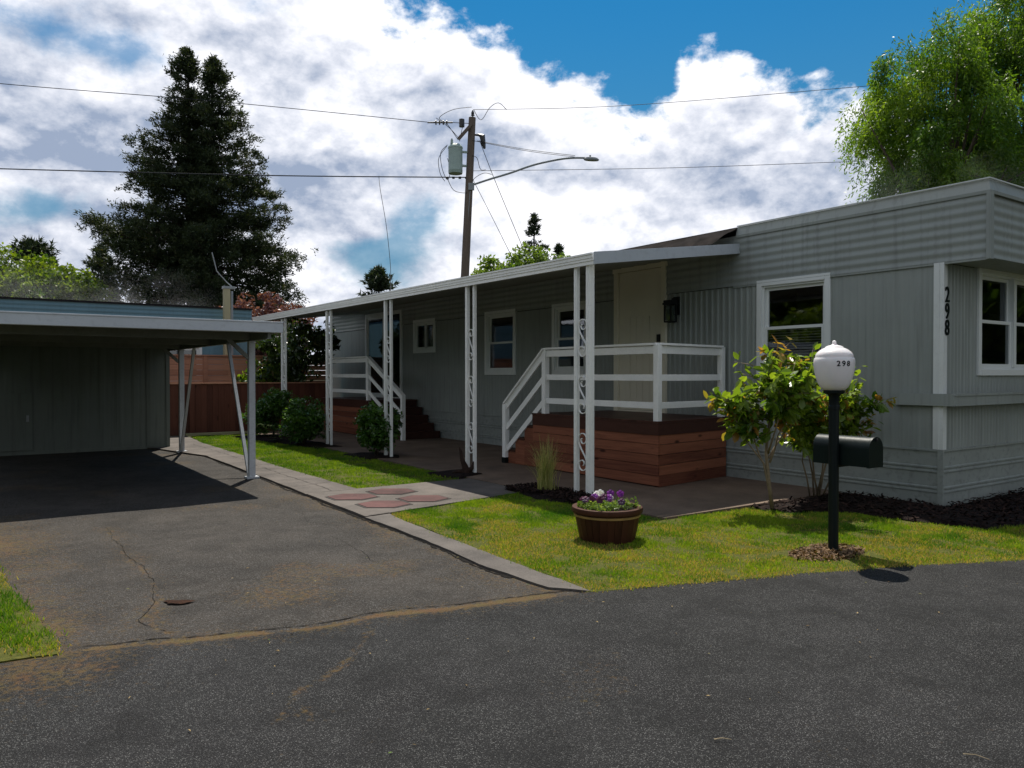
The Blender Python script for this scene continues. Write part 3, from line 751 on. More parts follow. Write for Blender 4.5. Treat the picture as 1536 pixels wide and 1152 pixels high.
# ------------------------------------------------------------------ the grey home
home = thing('mobile_home', 'long grey mobile home with ribbed siding, flat overhanging end and white framed windows', 'mobile home', (0, 0, 0))
LEN, WID = 18.0, 3.7
def ribbed(mb, a0, a1, z0, z1, openings, put, pitch=0.11, amp=0.012, horiz=False):
    """put(a, off, z) -> point. Ribs run up the wall (or along it when horiz)."""
    P0, P1 = (z0, z1) if horiz else (a0, a1)
    prof = [(k / 8, 0.5 - 0.5 * math.cos(k * math.pi / 4)) for k in range(8)] if horiz else [(0.0, 0), (0.22, 0), (0.38, 1), (0.62, 1), (0.78, 0)]
    xs = {}
    k = math.floor(P0 / pitch)
    while k * pitch < P1:
        for f, h in prof:
            x = (k + f) * pitch
            if P0 - 1e-6 <= x <= P1 + 1e-6: xs[round(x, 5)] = h * amp
        k += 1
    def off(x):
        f = (x / pitch) % 1.0
        pr = prof + [(1.0, 0)]
        for (f0, h0), (f1, h1) in zip(pr[:-1], pr[1:]):
            if f0 <= f <= f1: return amp * (h0 + (h1 - h0) * (f - f0) / (f1 - f0))
        return 0
    rib_edges = {P0, P1}; oth = set((a0, a1) if horiz else (z0, z1))
    for (oa0, oa1, oz0, oz1) in openings:
        ra, rb = (oz0, oz1) if horiz else (oa0, oa1); sa, sb = (oa0, oa1) if horiz else (oz0, oz1)
        for q in (ra, rb):
            if P0 < q < P1: rib_edges.add(q)
        lo, hi = (a0, a1) if horiz else (z0, z1)
        for q in (sa, sb):
            if lo < q < hi: oth.add(q)
    for q in rib_edges: xs[round(q, 5)] = off(q)
    X = sorted(xs); Y = sorted(oth); nX, nY = len(X), len(Y)
    vs = [put(y, xs[x], x) if horiz else put(x, xs[x], y) for x in X for y in Y]
    fs = []
    for i in range(nX - 1):
        for j in range(nY - 1):
            cx, cy = (X[i] + X[i + 1]) / 2, (Y[j] + Y[j + 1]) / 2
            a, z = (cy, cx) if horiz else (cx, cy)
            if any(o[0] < a < o[1] and o[2] < z < o[3] for o in openings): continue
            fs.append((i * nY + j, (i + 1) * nY + j, (i + 1) * nY + j + 1, i * nY + j + 1))
    mb.add(vs, fs)
long_put = lambda a, off, z: (-off, a, z)
WIN = {'w1': (1.45, 2.42, 1.55, 2.72), 'w2': (6.17, 7.04, 1.58, 2.74), 'w3': (8.38, 9.36, 1.57, 2.75), 'w4': (11.66, 12.6, 2.10, 2.76)}
DOOR = (4.28, 5.30, 0.90, 3.20); SLD = (13.35, 15.40, 0.90, 3.06)
OPEN = list(WIN.values()) + [DOOR, SLD]
mb = MB(); ribbed(mb, 0.0, 1.45, 0.65, 2.755, OPEN, long_put, 0.105, 0.0028)
ribbed(mb, 1.45, 5.3, 0.65, 2.755, OPEN, long_put, 0.105, 0.012); ribbed(mb, 5.3, LEN, 0.65, 2.755, OPEN, long_put, 0.105, 0.0035)
EW = (0.88, 2.68, 1.56, 2.72)
end_put = lambda a, off, z: (a, -off, z)
ribbed(mb, 0.0, WID, 0.65, 2.755, [EW], end_put, 0.08, 0.006)
mb.add([(0, LEN, 0.0), (WID, LEN, 0), (WID, LEN, 3.5), (0, LEN, 3.5)], [(0, 1, 2, 3)])
mb.add([(WID, 0, 0.0), (WID, LEN, 0), (WID, LEN, 3.5), (WID, 0, 3.5)], [(0, 1, 2, 3)])
mb.build('wall', M['siding'], home)
mb = MB()
ribbed(mb, -0.47, 2.84, 2.76, 3.47, [], lambda a, off, z: (-0.018 - off, a, z), 0.104, 0.011, True)
ribbed(mb, 2.84, LEN, 2.76, 3.47, [DOOR, SLD], lambda a, off, z: (-0.018 - off, a, z), 0.104, 0.011, True)
ribbed(mb, -0.018, WID, 2.76, 3.47, [], lambda a, off, z: (a, -0.47 - off, z), 0.104, 0.011, True)
mb.add([(-0.018, -0.47, 2.762), (WID, -0.47, 2.762), (WID, 0.0, 2.762), (-0.018, 0, 2.762)], [(0, 1, 2, 3)])
mb.build('fascia', M['siding'], home)
mb = MB()   # slanted metal roof edge and corner cover
for (z0, d0, z1, d1) in ((3.44, 0.036, 3.475, 0.040), (3.475, 0.040, 3.60, 0.0)):
    mb.add([(-d0, 2.84, z0), (-d0, -0.47 - d0, z0), (-d1, -0.47 - d1, z1), (-d1, 2.84, z1), (WID, -0.47 - d0, z0), (WID, -0.47 - d1, z1)], [(0, 1, 2, 3), (1, 4, 5, 2)])
mb.box((-0.045, -0.515, 2.74), (0.0, -0.47, 3.46)); mb.box((0.0, -0.515, 2.74), (0.03, -0.502, 3.46))
mb.box((-0.024, -0.47, 2.735), (0.0, 2.9, 2.775))
mb.build('roof_edge', M['siding'], home)
mb = MB(); mb.box((-0.035, -0.50, 3.60), (-0.005, 2.83, 3.612)); mb.box((-0.005, -0.50, 3.60), (WID, -0.475, 3.612)); mb.build('drip_edge', M['trim'], home)
mb = MB(); mb.add([(-0.0, -0.47, 3.598), (WID, -0.47, 3.598), (WID, LEN, 3.598), (0, LEN, 3.598), (WID / 2, -0.47, 3.66), (WID / 2, LEN, 3.66)], [(0, 4, 5, 3), (4, 1, 2, 5)])
mb.build('roof', M['roofgrey'], home)
# skirting with double ribs
mb = MB()
def skirt_prof(z):  # offset at height
    for c in (0.20, 0.43):
        for d in (-0.028, 0.018):
            if abs(z - c - d) < 0.012: return 0.014
    return 0.0
zs = [0.0]
for c in (0.20, 0.43):
    for d in (-0.028, 0.018): zs += [c + d - 0.016, c + d - 0.008, c + d + 0.008, c + d + 0.016]
zs += [0.635]; zs.sort()
n = len(zs)
mb.add([(-0.012 - skirt_prof(z), a, z) for a in (-0.012, LEN) for z in zs], [(i, i + 1, n + i + 1, n + i) for i in range(n - 1)])
mb.add([(a, -0.012 - skirt_prof(z), z) for a in (-0.012, WID) for z in zs], [(i, i + 1, n + i + 1, n + i) for i in range(n - 1)])
mb.box((-0.030, -0.012, 0.632), (0.0, LEN, 0.652)); mb.box((-0.030, -0.030, 0.632), (WID, -0.012, 0.652))
mb.box((-0.032, -0.032, 0.0), (-0.006, 0.03, 0.63))
mb.build('skirting', M['skirt'], home)
mb = MB(); mb.box((-0.028, -0.028, 0.655), (-0.012, 0.085, 2.758)); mb.box((-0.012, -0.028, 0.655), (0.05, -0.013, 2.758))
mb.box((-0.036, 0.02, 0.655), (-0.028, 0.035, 2.758))
mb.build('corner_trim', M['trim'], home)
mb = MB(); mb.box((-0.075, -0.16, 1.15), (-0.03, 0.53, 1.285)); mb.box((-0.03, -0.16, 1.15), (WID, -0.115, 1.285))
mb.box((-0.045, -0.172, 1.262), (WID, -0.16, 1.285)); mb.box((-0.04, -0.168, 1.15), (WID, -0.16, 1.165))
mb.box((0.06, -0.115, 1.165), (WID, -0.014, 1.185))
mb.build('bumper_rail', M['siding'], home)
# interior shell
mb = MB()
mb.box((0.10, 0.10, 0.86), (WID - 0.05, LEN - 0.05, 0.88)); mb.box((0.10, 0.10, 3.1), (WID - 0.05, LEN - 0.05, 3.14))
mb.box((2.9, 0.10, 0.88), (2.93, LEN - 0.06, 3.1))
for s in (3.9, 7.8, 10.4, 13.0, 16.4): mb.box((0.12, s, 0.88), (2.9, s + 0.06, 3.1))
mb.build('interior', M['inside'], home)

def window(parent, put, a0, a1, z0, z1, kind='hung', label=None, trimw=0.075, mat='vinyl', name='window'):
    def B(mb, a, b, d0, d1, za, zb):
        p, q = put(a, d0, za), put(b, d1, zb); mb.box(p, q)
    mb = MB(); t = trimw
    B(mb, a0 - t, a0 + 0.004, 0.028, -0.03, z0 - t, z1 + t); B(mb, a1 - 0.004, a1 + t, 0.028, -0.03, z0 - t, z1 + t)
    B(mb, a0 + 0.004, a1 - 0.004, 0.028, -0.03, z1 - 0.004, z1 + t); B(mb, a0 + 0.004, a1 - 0.004, 0.034, -0.03, z0 - t, z0 + 0.004)
    # reveal
    B(mb, a0, a0 + 0.03, 0.0, -0.09, z0, z1); B(mb, a1 - 0.03, a1, 0.0, -0.09, z0, z1)
    B(mb, a0 + 0.03, a1 - 0.03, 0.0, -0.09, z1 - 0.03, z1); B(mb, a0 + 0.03, a1 - 0.03, 0.0, -0.09, z0, z0 + 0.03)
    wdo = mb.build(name, M[mat], parent, bevel=0.003)
    if label: wdo['label'] = label
    i0, i1, j0, j1 = a0 + 0.03, a1 - 0.03, z0 + 0.03, z1 - 0.03
    def sash(sa0, sa1, sz0, sz1, d, fw=0.04):
        mb = MB()
        B(mb, sa0, sa0 + fw, d, d - 0.03, sz0, sz1); B(mb, sa1 - fw, sa1, d, d - 0.03, sz0, sz1)
        B(mb, sa0 + fw, sa1 - fw, d, d - 0.03, sz0, sz0 + fw); B(mb, sa0 + fw, sa1 - fw, d, d - 0.03, sz1 - fw, sz1)
        mb.build('sash', M['vinyl'], wdo, bevel=0.002)
        mb = MB()
        p = [put(a, d - 0.016, z) for a, z in ((sa0 + fw, sz0 + fw), (sa1 - fw, sz0 + fw), (sa1 - fw, sz1 - fw), (sa0 + fw, sz1 - fw))]
        mb.add(p, [(0, 1, 2, 3)]); mb.build('glass_pane', M['glass'], wdo)
    zm = (j0 + j1) / 2
    if kind == 'hung': sash(i0, i1, zm - 0.02, j1, -0.045); sash(i0, i1, j0, zm + 0.02, -0.012)
    elif kind == 'slide': am = (i0 + i1) / 2; sash(i0, am + 0.02, j0, j1, -0.045); sash(am - 0.02, i1, j0, j1, -0.012)
    elif kind == 'twin':
        am = (i0 + i1) / 2
        mb = MB(); B(mb, am - 0.035, am + 0.035, 0.02, -0.08, j0, j1); mb.build('mullion', M['vinyl'], wdo)
        for p, q in ((i0, am - 0.035), (am + 0.035, i1)):
            sash(p, q, zm - 0.02, j1, -0.045); sash(p, q, j0, zm + 0.02, -0.012)
    return wdo
lp = lambda a, d, z: (-d, a, z)
ep = lambda a, d, z: (a, -d, z)
window(home, lp, *WIN['w1'], 'hung', 'white framed window behind the rose bush')
window(home, lp, *WIN['w2'], 'hung', 'white framed window behind the near deck railing')
window(home, lp, *WIN['w3'], 'hung', 'white framed window in the middle of the porch wall')
w4 = window(home, lp, *WIN['w4'], 'slide', 'small square window beside the sliding door')
window(home, ep, *EW, 'twin', 'wide twin window in the end wall', 0.07)
mb = MB()
for i in range(14): mb.tube([(0.16 + 0.02 * (i % 2), 11.7 + i * 0.062, 2.05), (0.16 + 0.02 * (i % 2), 11.7 + i * 0.062, 2.62 - 0.006 * abs(i - 7))], 0.03, 6)
mb.build('curtain', M['curtain'], home, smooth=True)
mb = MB()
for k in range(16): mb.box((0.11, 1.5, 2.10 - k * 0.036), (0.14, 2.38, 2.112 - k * 0.036))
mb.build('window_blind', M['curtain'], home)
# entry door
mb = MB(); a0, a1, z0, z1 = DOOR
mb.box((-0.045, a0 - 0.085, z0 - 0.01), (0.03, a0 + 0.01, z1 + 0.0)); mb.box((-0.045, a1 - 0.01, z0 - 0.01), (0.03, a1 + 0.085, z1 + 0.0))
mb.box((-0.05, a0 - 0.11, z1), (0.03, a1 + 0.11, z1 + 0.11)); mb.box((-0.03, a0 + 0.01, z0 - 0.02), (0.05, a1 - 0.01, z0 + 0.02))
fr = mb.build('door_frame', M['doortrim'], home, bevel=0.004)
mb = MB(); mb.box((-0.008, a0 + 0.014, z0 + 0.025), (0.035, a1 - 0.014, z1 - 0.006))
pa0, pa1, pz0, pz1 = a0 + 0.14, a1 - 0.14, z0 + 0.16, z0 + 1.55
for k in range(5):
    w_ = (pa1 - pa0) / 5
    mb.box((-0.016, pa0 + k * w_ + 0.006, pz0), (-0.008, pa0 + (k + 1) * w_ - 0.006, pz1))
dr = mb.build('door', M['door'], home, bevel=0.003)
mb = MB(); mb.lathe([(0.0, 0), (0.03, 0.0), (0.03, 0.012), (0.012, 0.02), (0.012, 0.05), (0.03, 0.06), (0.03, 0.085), (0.0, 0.095)], (0, 0, 0), 14)
mb.v = [(-0.016 - z, a0 + 0.09 + x, z0 + 1.0 + y) for x, y, z in mb.v]; k0 = len(mb.v)
mb.build('door_handle', M['blackmetal'], dr, smooth=40)
mb = MB(); mb.box((-0.03, a0 + 0.055, z0 + 1.12), (-0.008, a0 + 0.12, z0 + 1.24)); mb.build('door_lock', M['blackmetal'], dr)
# sliding glass door
mb = MB(); a0, a1, z0, z1 = SLD
mb.box((-0.045, a0 - 0.08, z0), (0.03, a0 + 0.02, z1)); mb.box((-0.045, a1 - 0.02, z0), (0.03, a1 + 0.08, z1)); mb.box((-0.045, a0 - 0.08, z1), (0.03, a1 + 0.08, z1 + 0.09)); mb.box((-0.03, a0, z0 - 0.03), (0.05, a1, z0 + 0.02))
sf = mb.build('sliding_door', M['trim'], home, bevel=0.004); sf['label'] = 'sliding glass door above the far deck'
am = (a0 + a1) / 2
for p, q, d in ((am - 0.03, a1 - 0.02, -0.02), (a0 + 0.02, am + 0.03, 0.02)):
    mb = MB(); mm = M['trim'] if p > 14 else M['blackmetal']
    mb.box((d, p, z0 + 0.02), (d + 0.03, p + 0.07, z1)); mb.box((d, q - 0.07, z0 + 0.02), (d + 0.03, q, z1)); mb.box((d, p + 0.07, z0 + 0.02), (d + 0.03, q - 0.07, z0 + 0.11)); mb.box((d, p + 0.07, z1 - 0.07), (d + 0.03, q - 0.07, z1))
    mb.build('sash', mm, sf)
    mb = MB(); mb.add([(d + 0.015, p + 0.07, z0 + 0.11), (d + 0.015, q - 0.07, z0 + 0.11), (d + 0.015, q - 0.07, z1 - 0.07), (d + 0.015, p + 0.07, z1 - 0.07)], [(0, 1, 2, 3)])
    mb.build('glass_pane', M['glass'], sf)
# wall lantern beside the door
mb = MB(); ls0 = 3.98
mb.box((-0.035, ls0 - 0.06, 2.42), (-0.012, ls0 + 0.06, 2.70)); mb.bar((-0.03, ls0, 2.64), (-0.12, ls0, 2.66), 0.03, 0.03)
c = (-0.16, ls0)
mb.box((c[0] - 0.075, c[1] - 0.075, 2.60), (c[0] + 0.075, c[1] + 0.075, 2.64)); mb.box((c[0] - 0.085, c[1] - 0.085, 2.57), (c[0] + 0.085, c[1] + 0.085, 2.60))
mb.box((c[0] - 0.07, c[1] - 0.07, 2.30), (c[0] + 0.07, c[1] + 0.07, 2.325))
for i in (-1, 1):
    for j in (-1, 1): mb.box((c[0] + i * 0.062 - 0.009, c[1] + j * 0.062 - 0.009, 2.325), (c[0] + i * 0.062 + 0.009, c[1] + j * 0.062 + 0.009, 2.57))
wl = mb.build('wall_lantern', M['blackmetal'], home)
mb = MB(); mb.box((c[0] - 0.055, c[1] - 0.055, 2.33), (c[0] + 0.055, c[1] + 0.055, 2.565)); mb.build('lantern_glass', M['glass'], wl)
# text helper
def text_mesh(txt, size, ext, mat, parent, fn, name, sx=1.0, offset=0.0, spacing=1.0):
    cu = bpy.data.curves.new('txt', 'FONT'); cu.body = txt; cu.size = size; cu.extrude = ext; cu.align_x = 'CENTER'; cu.align_y = 'CENTER'
    cu.offset = offset; cu.space_character = spacing; cu.resolution_u = 6
    o = bpy.data.objects.new('txt', cu); COL.objects.link(o)
    bpy.context.view_layer.update()
    me = bpy.data.meshes.new_from_object(o.evaluated_get(bpy.context.evaluated_depsgraph_get()))
    bpy.data.objects.remove(o)
    b = base_of(parent)
    for vt in me.vertices:
        p = fn(vt.co.x * sx, vt.co.y, vt.co.z); vt.co = (p[0] - b[0], p[1] - b[1], p[2] - b[2])
    me.materials.clear(); me.materials.append(mat)
    q = bpy.data.objects.new(name, me); COL.objects.link(q); q.parent = parent
    return q
for ch, zc in (('2', 2.39), ('9', 2.205), ('8', 2.02)):
    text_mesh(ch, 0.25, 0.006, M['black'], home, lambda x, y, z, zc=zc: (0.034 + x, -0.036 - z, zc + y), 'house_number', 0.78, 0.001)

# dark roofing flap between porch roof and home roof
mb = MB(); ns, nr = 60, 5
vs = []
for i in range(ns + 1):
    s = 2.842 + (LEN - 2.842) * i / ns
    for j in range(nr + 1):
        t = j / nr; v = -0.55 * (1 - t) + 0.02 * t; z = 3.305 * (1 - t) + 3.60 * t
        z += (float(fbm(s * 1.3, v * 2, 1.6, 3)) - 0.5) * 0.07 * math.sin(math.pi * t) * (2.2 if s < 4 else 1)
        vs.append((v, s, z))
mb.add(vs, [(i * (nr + 1) + j, i * (nr + 1) + j + 1, (i + 1) * (nr + 1) + j + 1, (i + 1) * (nr + 1) + j) for i in range(ns) for j in range(nr)])
mb.build('roofing_flap', M['tarp'], home, smooth=True)

# ------------------------------------------------------------------ porch cover with posts
porch = thing('porch_cover', 'long white sloping porch roof on paired scrollwork posts along the grey home', 'porch cover', (-2.87, 2.7, 0))
N0, N1, F1 = 2.55, 2.82, 15.97
zf, zw = 2.80, 3.22       # underside of the pan at front and wall
mb = MB()
def roofpt(v, s, dz): t = (v + 2.95) / 2.95; return (v, s, zf + (zw - zf) * t + 0.05 * max(0, (s - 3)) / 13 * (1 - t) + dz)
npan = 44
vs = []
for i in range(npan * 4 + 1):
    t = i / (npan * 4); h = [0, 0.0, 0.028, 0.028][i % 4]
    for v in (-2.94, -0.02):
        s = (N0 + 0.02 if v < -1 else N1 + 0.0) * (1 - t) + F1 * t
        vs.append(roofpt(v, s, 0.055 + h))
mb.add(vs, [(2 * i, 2 * i + 1, 2 * i + 3, 2 * i + 2) for i in range(npan * 4)])
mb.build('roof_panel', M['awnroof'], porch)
mb = MB()
def strip(p0, p1, q0, q1, thick):  # vertical board between two lines
    p0, p1, q0, q1 = map(Vector, (p0, p1, q0, q1)); n = (p1 - p0).cross(q0 - p0).normalized() * thick
    mb.add([p0, p1, q1, q0, p0 + n, p1 + n, q1 + n, q0 + n], [(0, 1, 2, 3), (7, 6, 5, 4), (0, 4, 5, 1), (1, 5, 6, 2), (2, 6, 7, 3), (3, 7, 4, 0)])
a, b = roofpt(-2.95, N0, 0), roofpt(-2.95, F1, 0)
for (d0, d1, out) in ((0.0, 0.045, 0.0), (0.045, 0.075, 0.012), (0.075, 0.115, 0.02), (0.115, 0.135, 0.032)):
    strip((a[0] - out, a[1], a[2] + d0), (b[0] - out, b[1], b[2] + d0), (a[0] - out, a[1], a[2] + d1), (b[0] - out, b[1], b[2] + d1), 0.03)
gut = mb.build('gutter', M['white'], porch)
mb = MB()
a, b = roofpt(-2.97, N0 - 0.02, -0.002), roofpt(0.0, N1 + 0.0, 0)
a2 = (a[0], a[1], a[2] + 0.14); b2 = (b[0], b[1], b[2] + 0.135)
strip(a, b, a2, b2, 0.03); strip((a[0], a[1] - 0.006, a2[2] - 0.03), (b[0], b[1] - 0.006, b2[2] - 0.03), (a2[0], a2[1] - 0.006, a2[2] + 0.004), (b2[0], b2[1] - 0.006, b2[2] + 0.004), 0.02)
mb.build('end_fascia', M['carport'], porch)
mb = MB(); a, b = roofpt(-2.95, F1, 0), roofpt(0, F1, 0); strip(a, b, (a[0], a[1], a[2] + 0.13), (b[0], b[1], b[2] + 0.13), 0.03); mb.build('end_fascia', M['carport'], porch)
def scroll_pts(s0, z0, hh, ww):
    """one S scroll in the (s, z) plane"""
    P = []
    r1 = ww * 0.42
    c1 = (s0 + 0.0, z0 + hh - r1); c2 = (s0, z0 + r1)
    n = 26
    for i in range(n + 1):                       # upper curl, from its inner end outwards
        t = i / n; a = R(-230 + 410 * t); r = r1 * (0.22 + 0.78 * min(1, t * 1.5))
        P.append((c1[0] - r * math.cos(a) * 1.05 , c1[1] + r * math.sin(a)))
    Q = []
    for i in range(n + 1):
        t = i / n; a = R(-230 + 410 * t); r = r1 * (0.22 + 0.78 * min(1, t * 1.5))
        Q.append((c2[0] + r * math.cos(a) * 1.05, c2[1] - r * math.sin(a)))
    mid = [(P[-1][0] + (Q[-1][0] - P[-1][0]) * (0.5 - 0.5 * math.cos(math.pi * k / 8)), P[-1][1] + (Q[-1][1] - P[-1][1]) * k / 8) for k in range(1, 8)]
    return P + mid + Q[::-1]
def flat_strip(mb, pts, v, wd, th):
    pts = [Vector((0, a, z)) for a, z in pts]; n = len(pts); vs = []
    for i, p in enumerate(pts):
        d = (pts[min(i + 1, n - 1)] - pts[max(i - 1, 0)]).normalized(); nr_ = Vector((0, -d.z, d.y)) * th / 2
        for sx, sn in ((-1, -1), (1, -1), (1, 1), (-1, 1)): vs.append((v + sx * wd / 2, p.y + sn * nr_.y, p.z + sn * nr_.z))
    mb.add(vs, [(4 * i + k, 4 * i + (k + 1) % 4, 4 * i + 4 + (k + 1) % 4, 4 * i + 4 + k) for i in range(n - 1) for k in range(4)] + [(0, 1, 2, 3), tuple(4 * n - 4 + k for k in (3, 2, 1, 0))])
def make_post(sa, sb, corner=False, label=None):
    v = -2.89; zt = 2.82
    mb = MB()
    mb.box((v - 0.026, sb - 0.026, 0.0), (v + 0.026, sb + 0.026, zt)); mb.box((v - 0.031, sb - 0.006, 0.0), (v - 0.026, sb + 0.006, zt))
    if corner:
        mb.box((v - 0.028, sa - 0.028, 0.0), (v + 0.06, sa + 0.03, zt)); mb.box((v - 0.033, sa - 0.008, 0.0), (v - 0.028, sa + 0.006, zt)); mb.box((v + 0.01, sa - 0.033, 0.0), (v + 0.024, sa - 0.028, zt))
    else:
        mb.box((v - 0.022, sa - 0.022, 0.0), (v + 0.022, sa + 0.022, zt)); mb.box((v - 0.027, sa - 0.006, 0.0), (v - 0.022, sa + 0.006, zt))
    for s in (sa, sb): mb.box((v - 0.04, s - 0.04, 0.03), (v + 0.04, s + 0.04, 0.045))
    p = mb.build('post', M['white'], porch, bevel=0.003)
    if label: p['label'] = label
    c = (sa + sb) / 2; w_ = abs(sb - sa) - 0.05
    for z in (0.34, 1.03, 1.72):
        mb = MB(); flat_strip(mb, scroll_pts(c, z, 0.45, w_ * 1.0), v, 0.02, 0.009)
        mb.build('scroll', M['white'], p)
    return p
POSTS = [(2.70, 2.93, 1), (5.27, 5.47, 0), (8.03, 8.25, 0), (10.81, 11.02, 0), (13.62, 13.85, 0)]
for i, (a, b, c) in enumerate(POSTS):
    make_post(a, b, bool(c))

# ------------------------------------------------------------------ decks
def planks(mb, fn, L0, L1, z0, z1, h, rnd, split=2.2):
    z = z0
    while z < z1 - 0.02:
        zt = min(z + h, z1); a = L0
        cuts = [L0]
        if L1 - L0 > split and rnd.random() < 0.6: cuts.append(rnd.uniform(L0 + 0.6, L1 - 0.6))
        cuts.append(L1)
        for p, q in zip(cuts[:-1], cuts[1:]): fn(mb, p + 0.0015, q - 0.0015, z + 0.0035, zt - 0.0035, rnd.random())
        z += h
def railing(parent, P0, P1, zb, zt, n=3, w=0.028, h=0.085, caps=True, slope=0.0):
    """boards from post to post; P0,P1 (v,s); heights zb/zt at P0, lowered by slope at P1"""
    mb = MB()
    d = Vector((P1[0] - P0[0], P1[1] - P0[1], 0)).normalized()
    for k in range(n):
        z = zt - 0.075 - k * (zt - zb - 0.20) / (n - 0.75)
        mb.bar((P0[0], P0[1], z), (P1[0], P1[1], z - slope), w, h if k else 0.10)
    r = mb.build('rail', M['whitewood'], parent, bevel=0.003)
    mb = MB(); mb.bar((P0[0] - d.x * 0.0, P0[1], zt), (P1[0], P1[1], zt - slope), 0.10, 0.030); mb.build('handrail', M['whitewood'], parent, bevel=0.004)
def post(parent, v, s, z0, z1, w=0.088):
    mb = MB(); mb.box((v - w / 2, s - w / 2, z0), (v + w / 2, s + w / 2, z1)); return mb.build('railing_post', M['whitewood'], parent, bevel=0.005)
rd = random.Random(3)
deck = thing('entry_deck', 'raised cedar clad entry deck with white railing below the cream door', 'deck', (-0.85, 4.1, 0.035))
V0, S0, S1, DT = -1.67, 2.75, 5.48, 0.88
mb = MB(); planks(mb, lambda m, p, q, z, zt, t: m.box((V0, p, z), (V0 + 0.022, q, zt), t), S0 + 0.0, S1, 0.05, 0.72, 0.135, rd)
mb.build('front_cladding', M['cedar'], deck)
mb = MB(); planks(mb, lambda m, p, q, z, zt, t: m.box((p, S0, z), (q, S0 + 0.022, zt), t), V0 + 0.023, -0.05, 0.185, 0.72, 0.135, rd)
mb.box((V0 + 0.023, S0 + 0.003, 0.04), (-0.05, S0 + 0.02, 0.184), 0.0)
mb.build('side_cladding', M['cedar_v'], deck)
mb = MB(); mb.box((V0 + 0.03, S0 + 0.03, 0.04), (V0 + 0.05, S1, 0.7)); mb.box((V0 + 0.03, S1 - 0.03, 0.04), (-0.05, S1, 0.7)); mb.build('deck_frame', M['deck'], deck)
mb = MB()
mb.box((V0 - 0.012, S0 - 0.012, 0.712), (V0 + 0.018, S1, 0.868)); mb.box((V0 + 0.018, S0 - 0.012, 0.712), (-0.04, S0 + 0.018, 0.868))
s = S0 - 0.02
while s < S1:
    mb.box((V0 - 0.02, s + 0.003, 0.87), (-0.035, min(s + 0.138, S1 + 0.01), 0.895), rd.random()); s += 0.14
mb.build('deck_boards', M['deck'], deck)
def stairs(parent, v0, v1, s_top, nst, run, rise, top, dirn, side=True):
    for k in range(nst):
        z = top - (k + 1) * rise; s = s_top + dirn * k * run
        mb = MB(); mb.box((v0 - 0.015, s, z - 0.03), (v1, s + dirn * (run + 0.02), z), rd.random() * 0.6)
        mb.box((v0 + 0.02, s + dirn * run - 0.01, max(0.04, z - rise)), (v1, s + dirn * run + 0.01, z - 0.031), 0.2)
        mb.build('stair_tread', M['deck'], parent)
        if side:
            mb = MB(); mb.box((v0, s + dirn * 0.001, 0.04), (v0 + 0.022, s + dirn * run, z - 0.032), rd.random()); 
            mb.build('stair_side', M['cedar'], parent)
stairs(deck, V0 + 0.02, -0.25, S1, 3, 0.255, 0.21, DT + 0.015, 1)
for v, s, z0, z1 in ((V0 + 0.035, S0 + 0.045, 0.86, 1.895), (V0 + 0.035, 5.20, 0.895, 1.895), (-0.12, S0 + 0.045, 0.895, 1.895), (V0 + 0.0, 6.24, 0.12, 1.01)):
    post(deck, v, s, z0, z1)
mb = MB(); mb.box((V0 - 0.05, 6.19, 0.035), (V0 + 0.05, 6.29, 0.13)); mb.build('post_shoe', M['black'], deck)
railing(deck, (V0 + 0.035, S0 + 0.045), (V0 + 0.035, 5.20), 0.88, 1.90)
railing(deck, (V0 + 0.035, S0 + 0.045), (-0.12, S0 + 0.045), 0.88, 1.90)
railing(deck, (V0 + 0.02, 5.20), (V0 + 0.0, 6.26), 0.88, 1.90, slope=0.88)

def skew(o):      # the short side of the deck is not square to the wall
    if o.type == 'MESH':
        for vt in o.data.vertices:
            if vt.co.y + 4.1 < 3.2: vt.co.y += 0.25 * (vt.co.x - 0.85 + 1.67) / 1.67
    for ch in o.children: skew(ch)
skew(deck)
fdeck = thing('rear_deck', 'far raised cedar deck with dark steps below the sliding glass door', 'deck', (-0.7, 14, 0.035))
V0, S0, S1 = -1.33, 12.45, 15.3
mb = MB(); planks(mb, lambda m, p, q, z, zt, t: m.box((V0, p, z), (V0 + 0.022, q, zt), t * 0.5), S0, S1, 0.05, 0.72, 0.135, rd); mb.build('front_cladding', M['cedar'], fdeck)
mb = MB(); mb.box((V0 - 0.012, S0, 0.712), (V0 + 0.018, S1, 0.868))
s = S0 - 0.01
while s < S1: mb.box((V0 - 0.02, s + 0.003, 0.87), (-0.035, s + 0.138, 0.895), rd.random()); s += 0.14
mb.box((V0 + 0.03, S0, 0.04), (-0.05, S0 + 0.02, 0.868), 0.1)
mb.build('deck_boards', M['deck'], fdeck)
stairs(fdeck, V0 + 0.30, -0.06, S0, 4, 0.29, 0.175, DT + 0.015, -1, side=False)
mb = MB()
for k in range(4):
    mb.box((V0 + 0.31, S0 - (k + 1) * 0.29 + 0.002, 0.04), (V0 + 0.33, S0 - k * 0.29, 0.87 - (k + 1) * 0.175), 0.1)
mb.build('stair_side', M['deck'], fdeck)
for v, s, z0, z1 in ((V0 + 0.035, S0 + 0.05, 0.82, 1.91), (V0 + 0.035, S1 - 0.3, 0.895, 1.93), (V0 + 0.2, 11.05, 0.04, 1.05)): post(fdeck, v, s, z0, z1)
railing(fdeck, (V0 + 0.035, S0 + 0.05), (V0 + 0.035, S1 - 0.3), 0.88, 1.92)
railing(fdeck, (V0 + 0.03, S0 + 0.03), (V0 + 0.2, 11.03), 0.88, 1.92, slope=0.88)

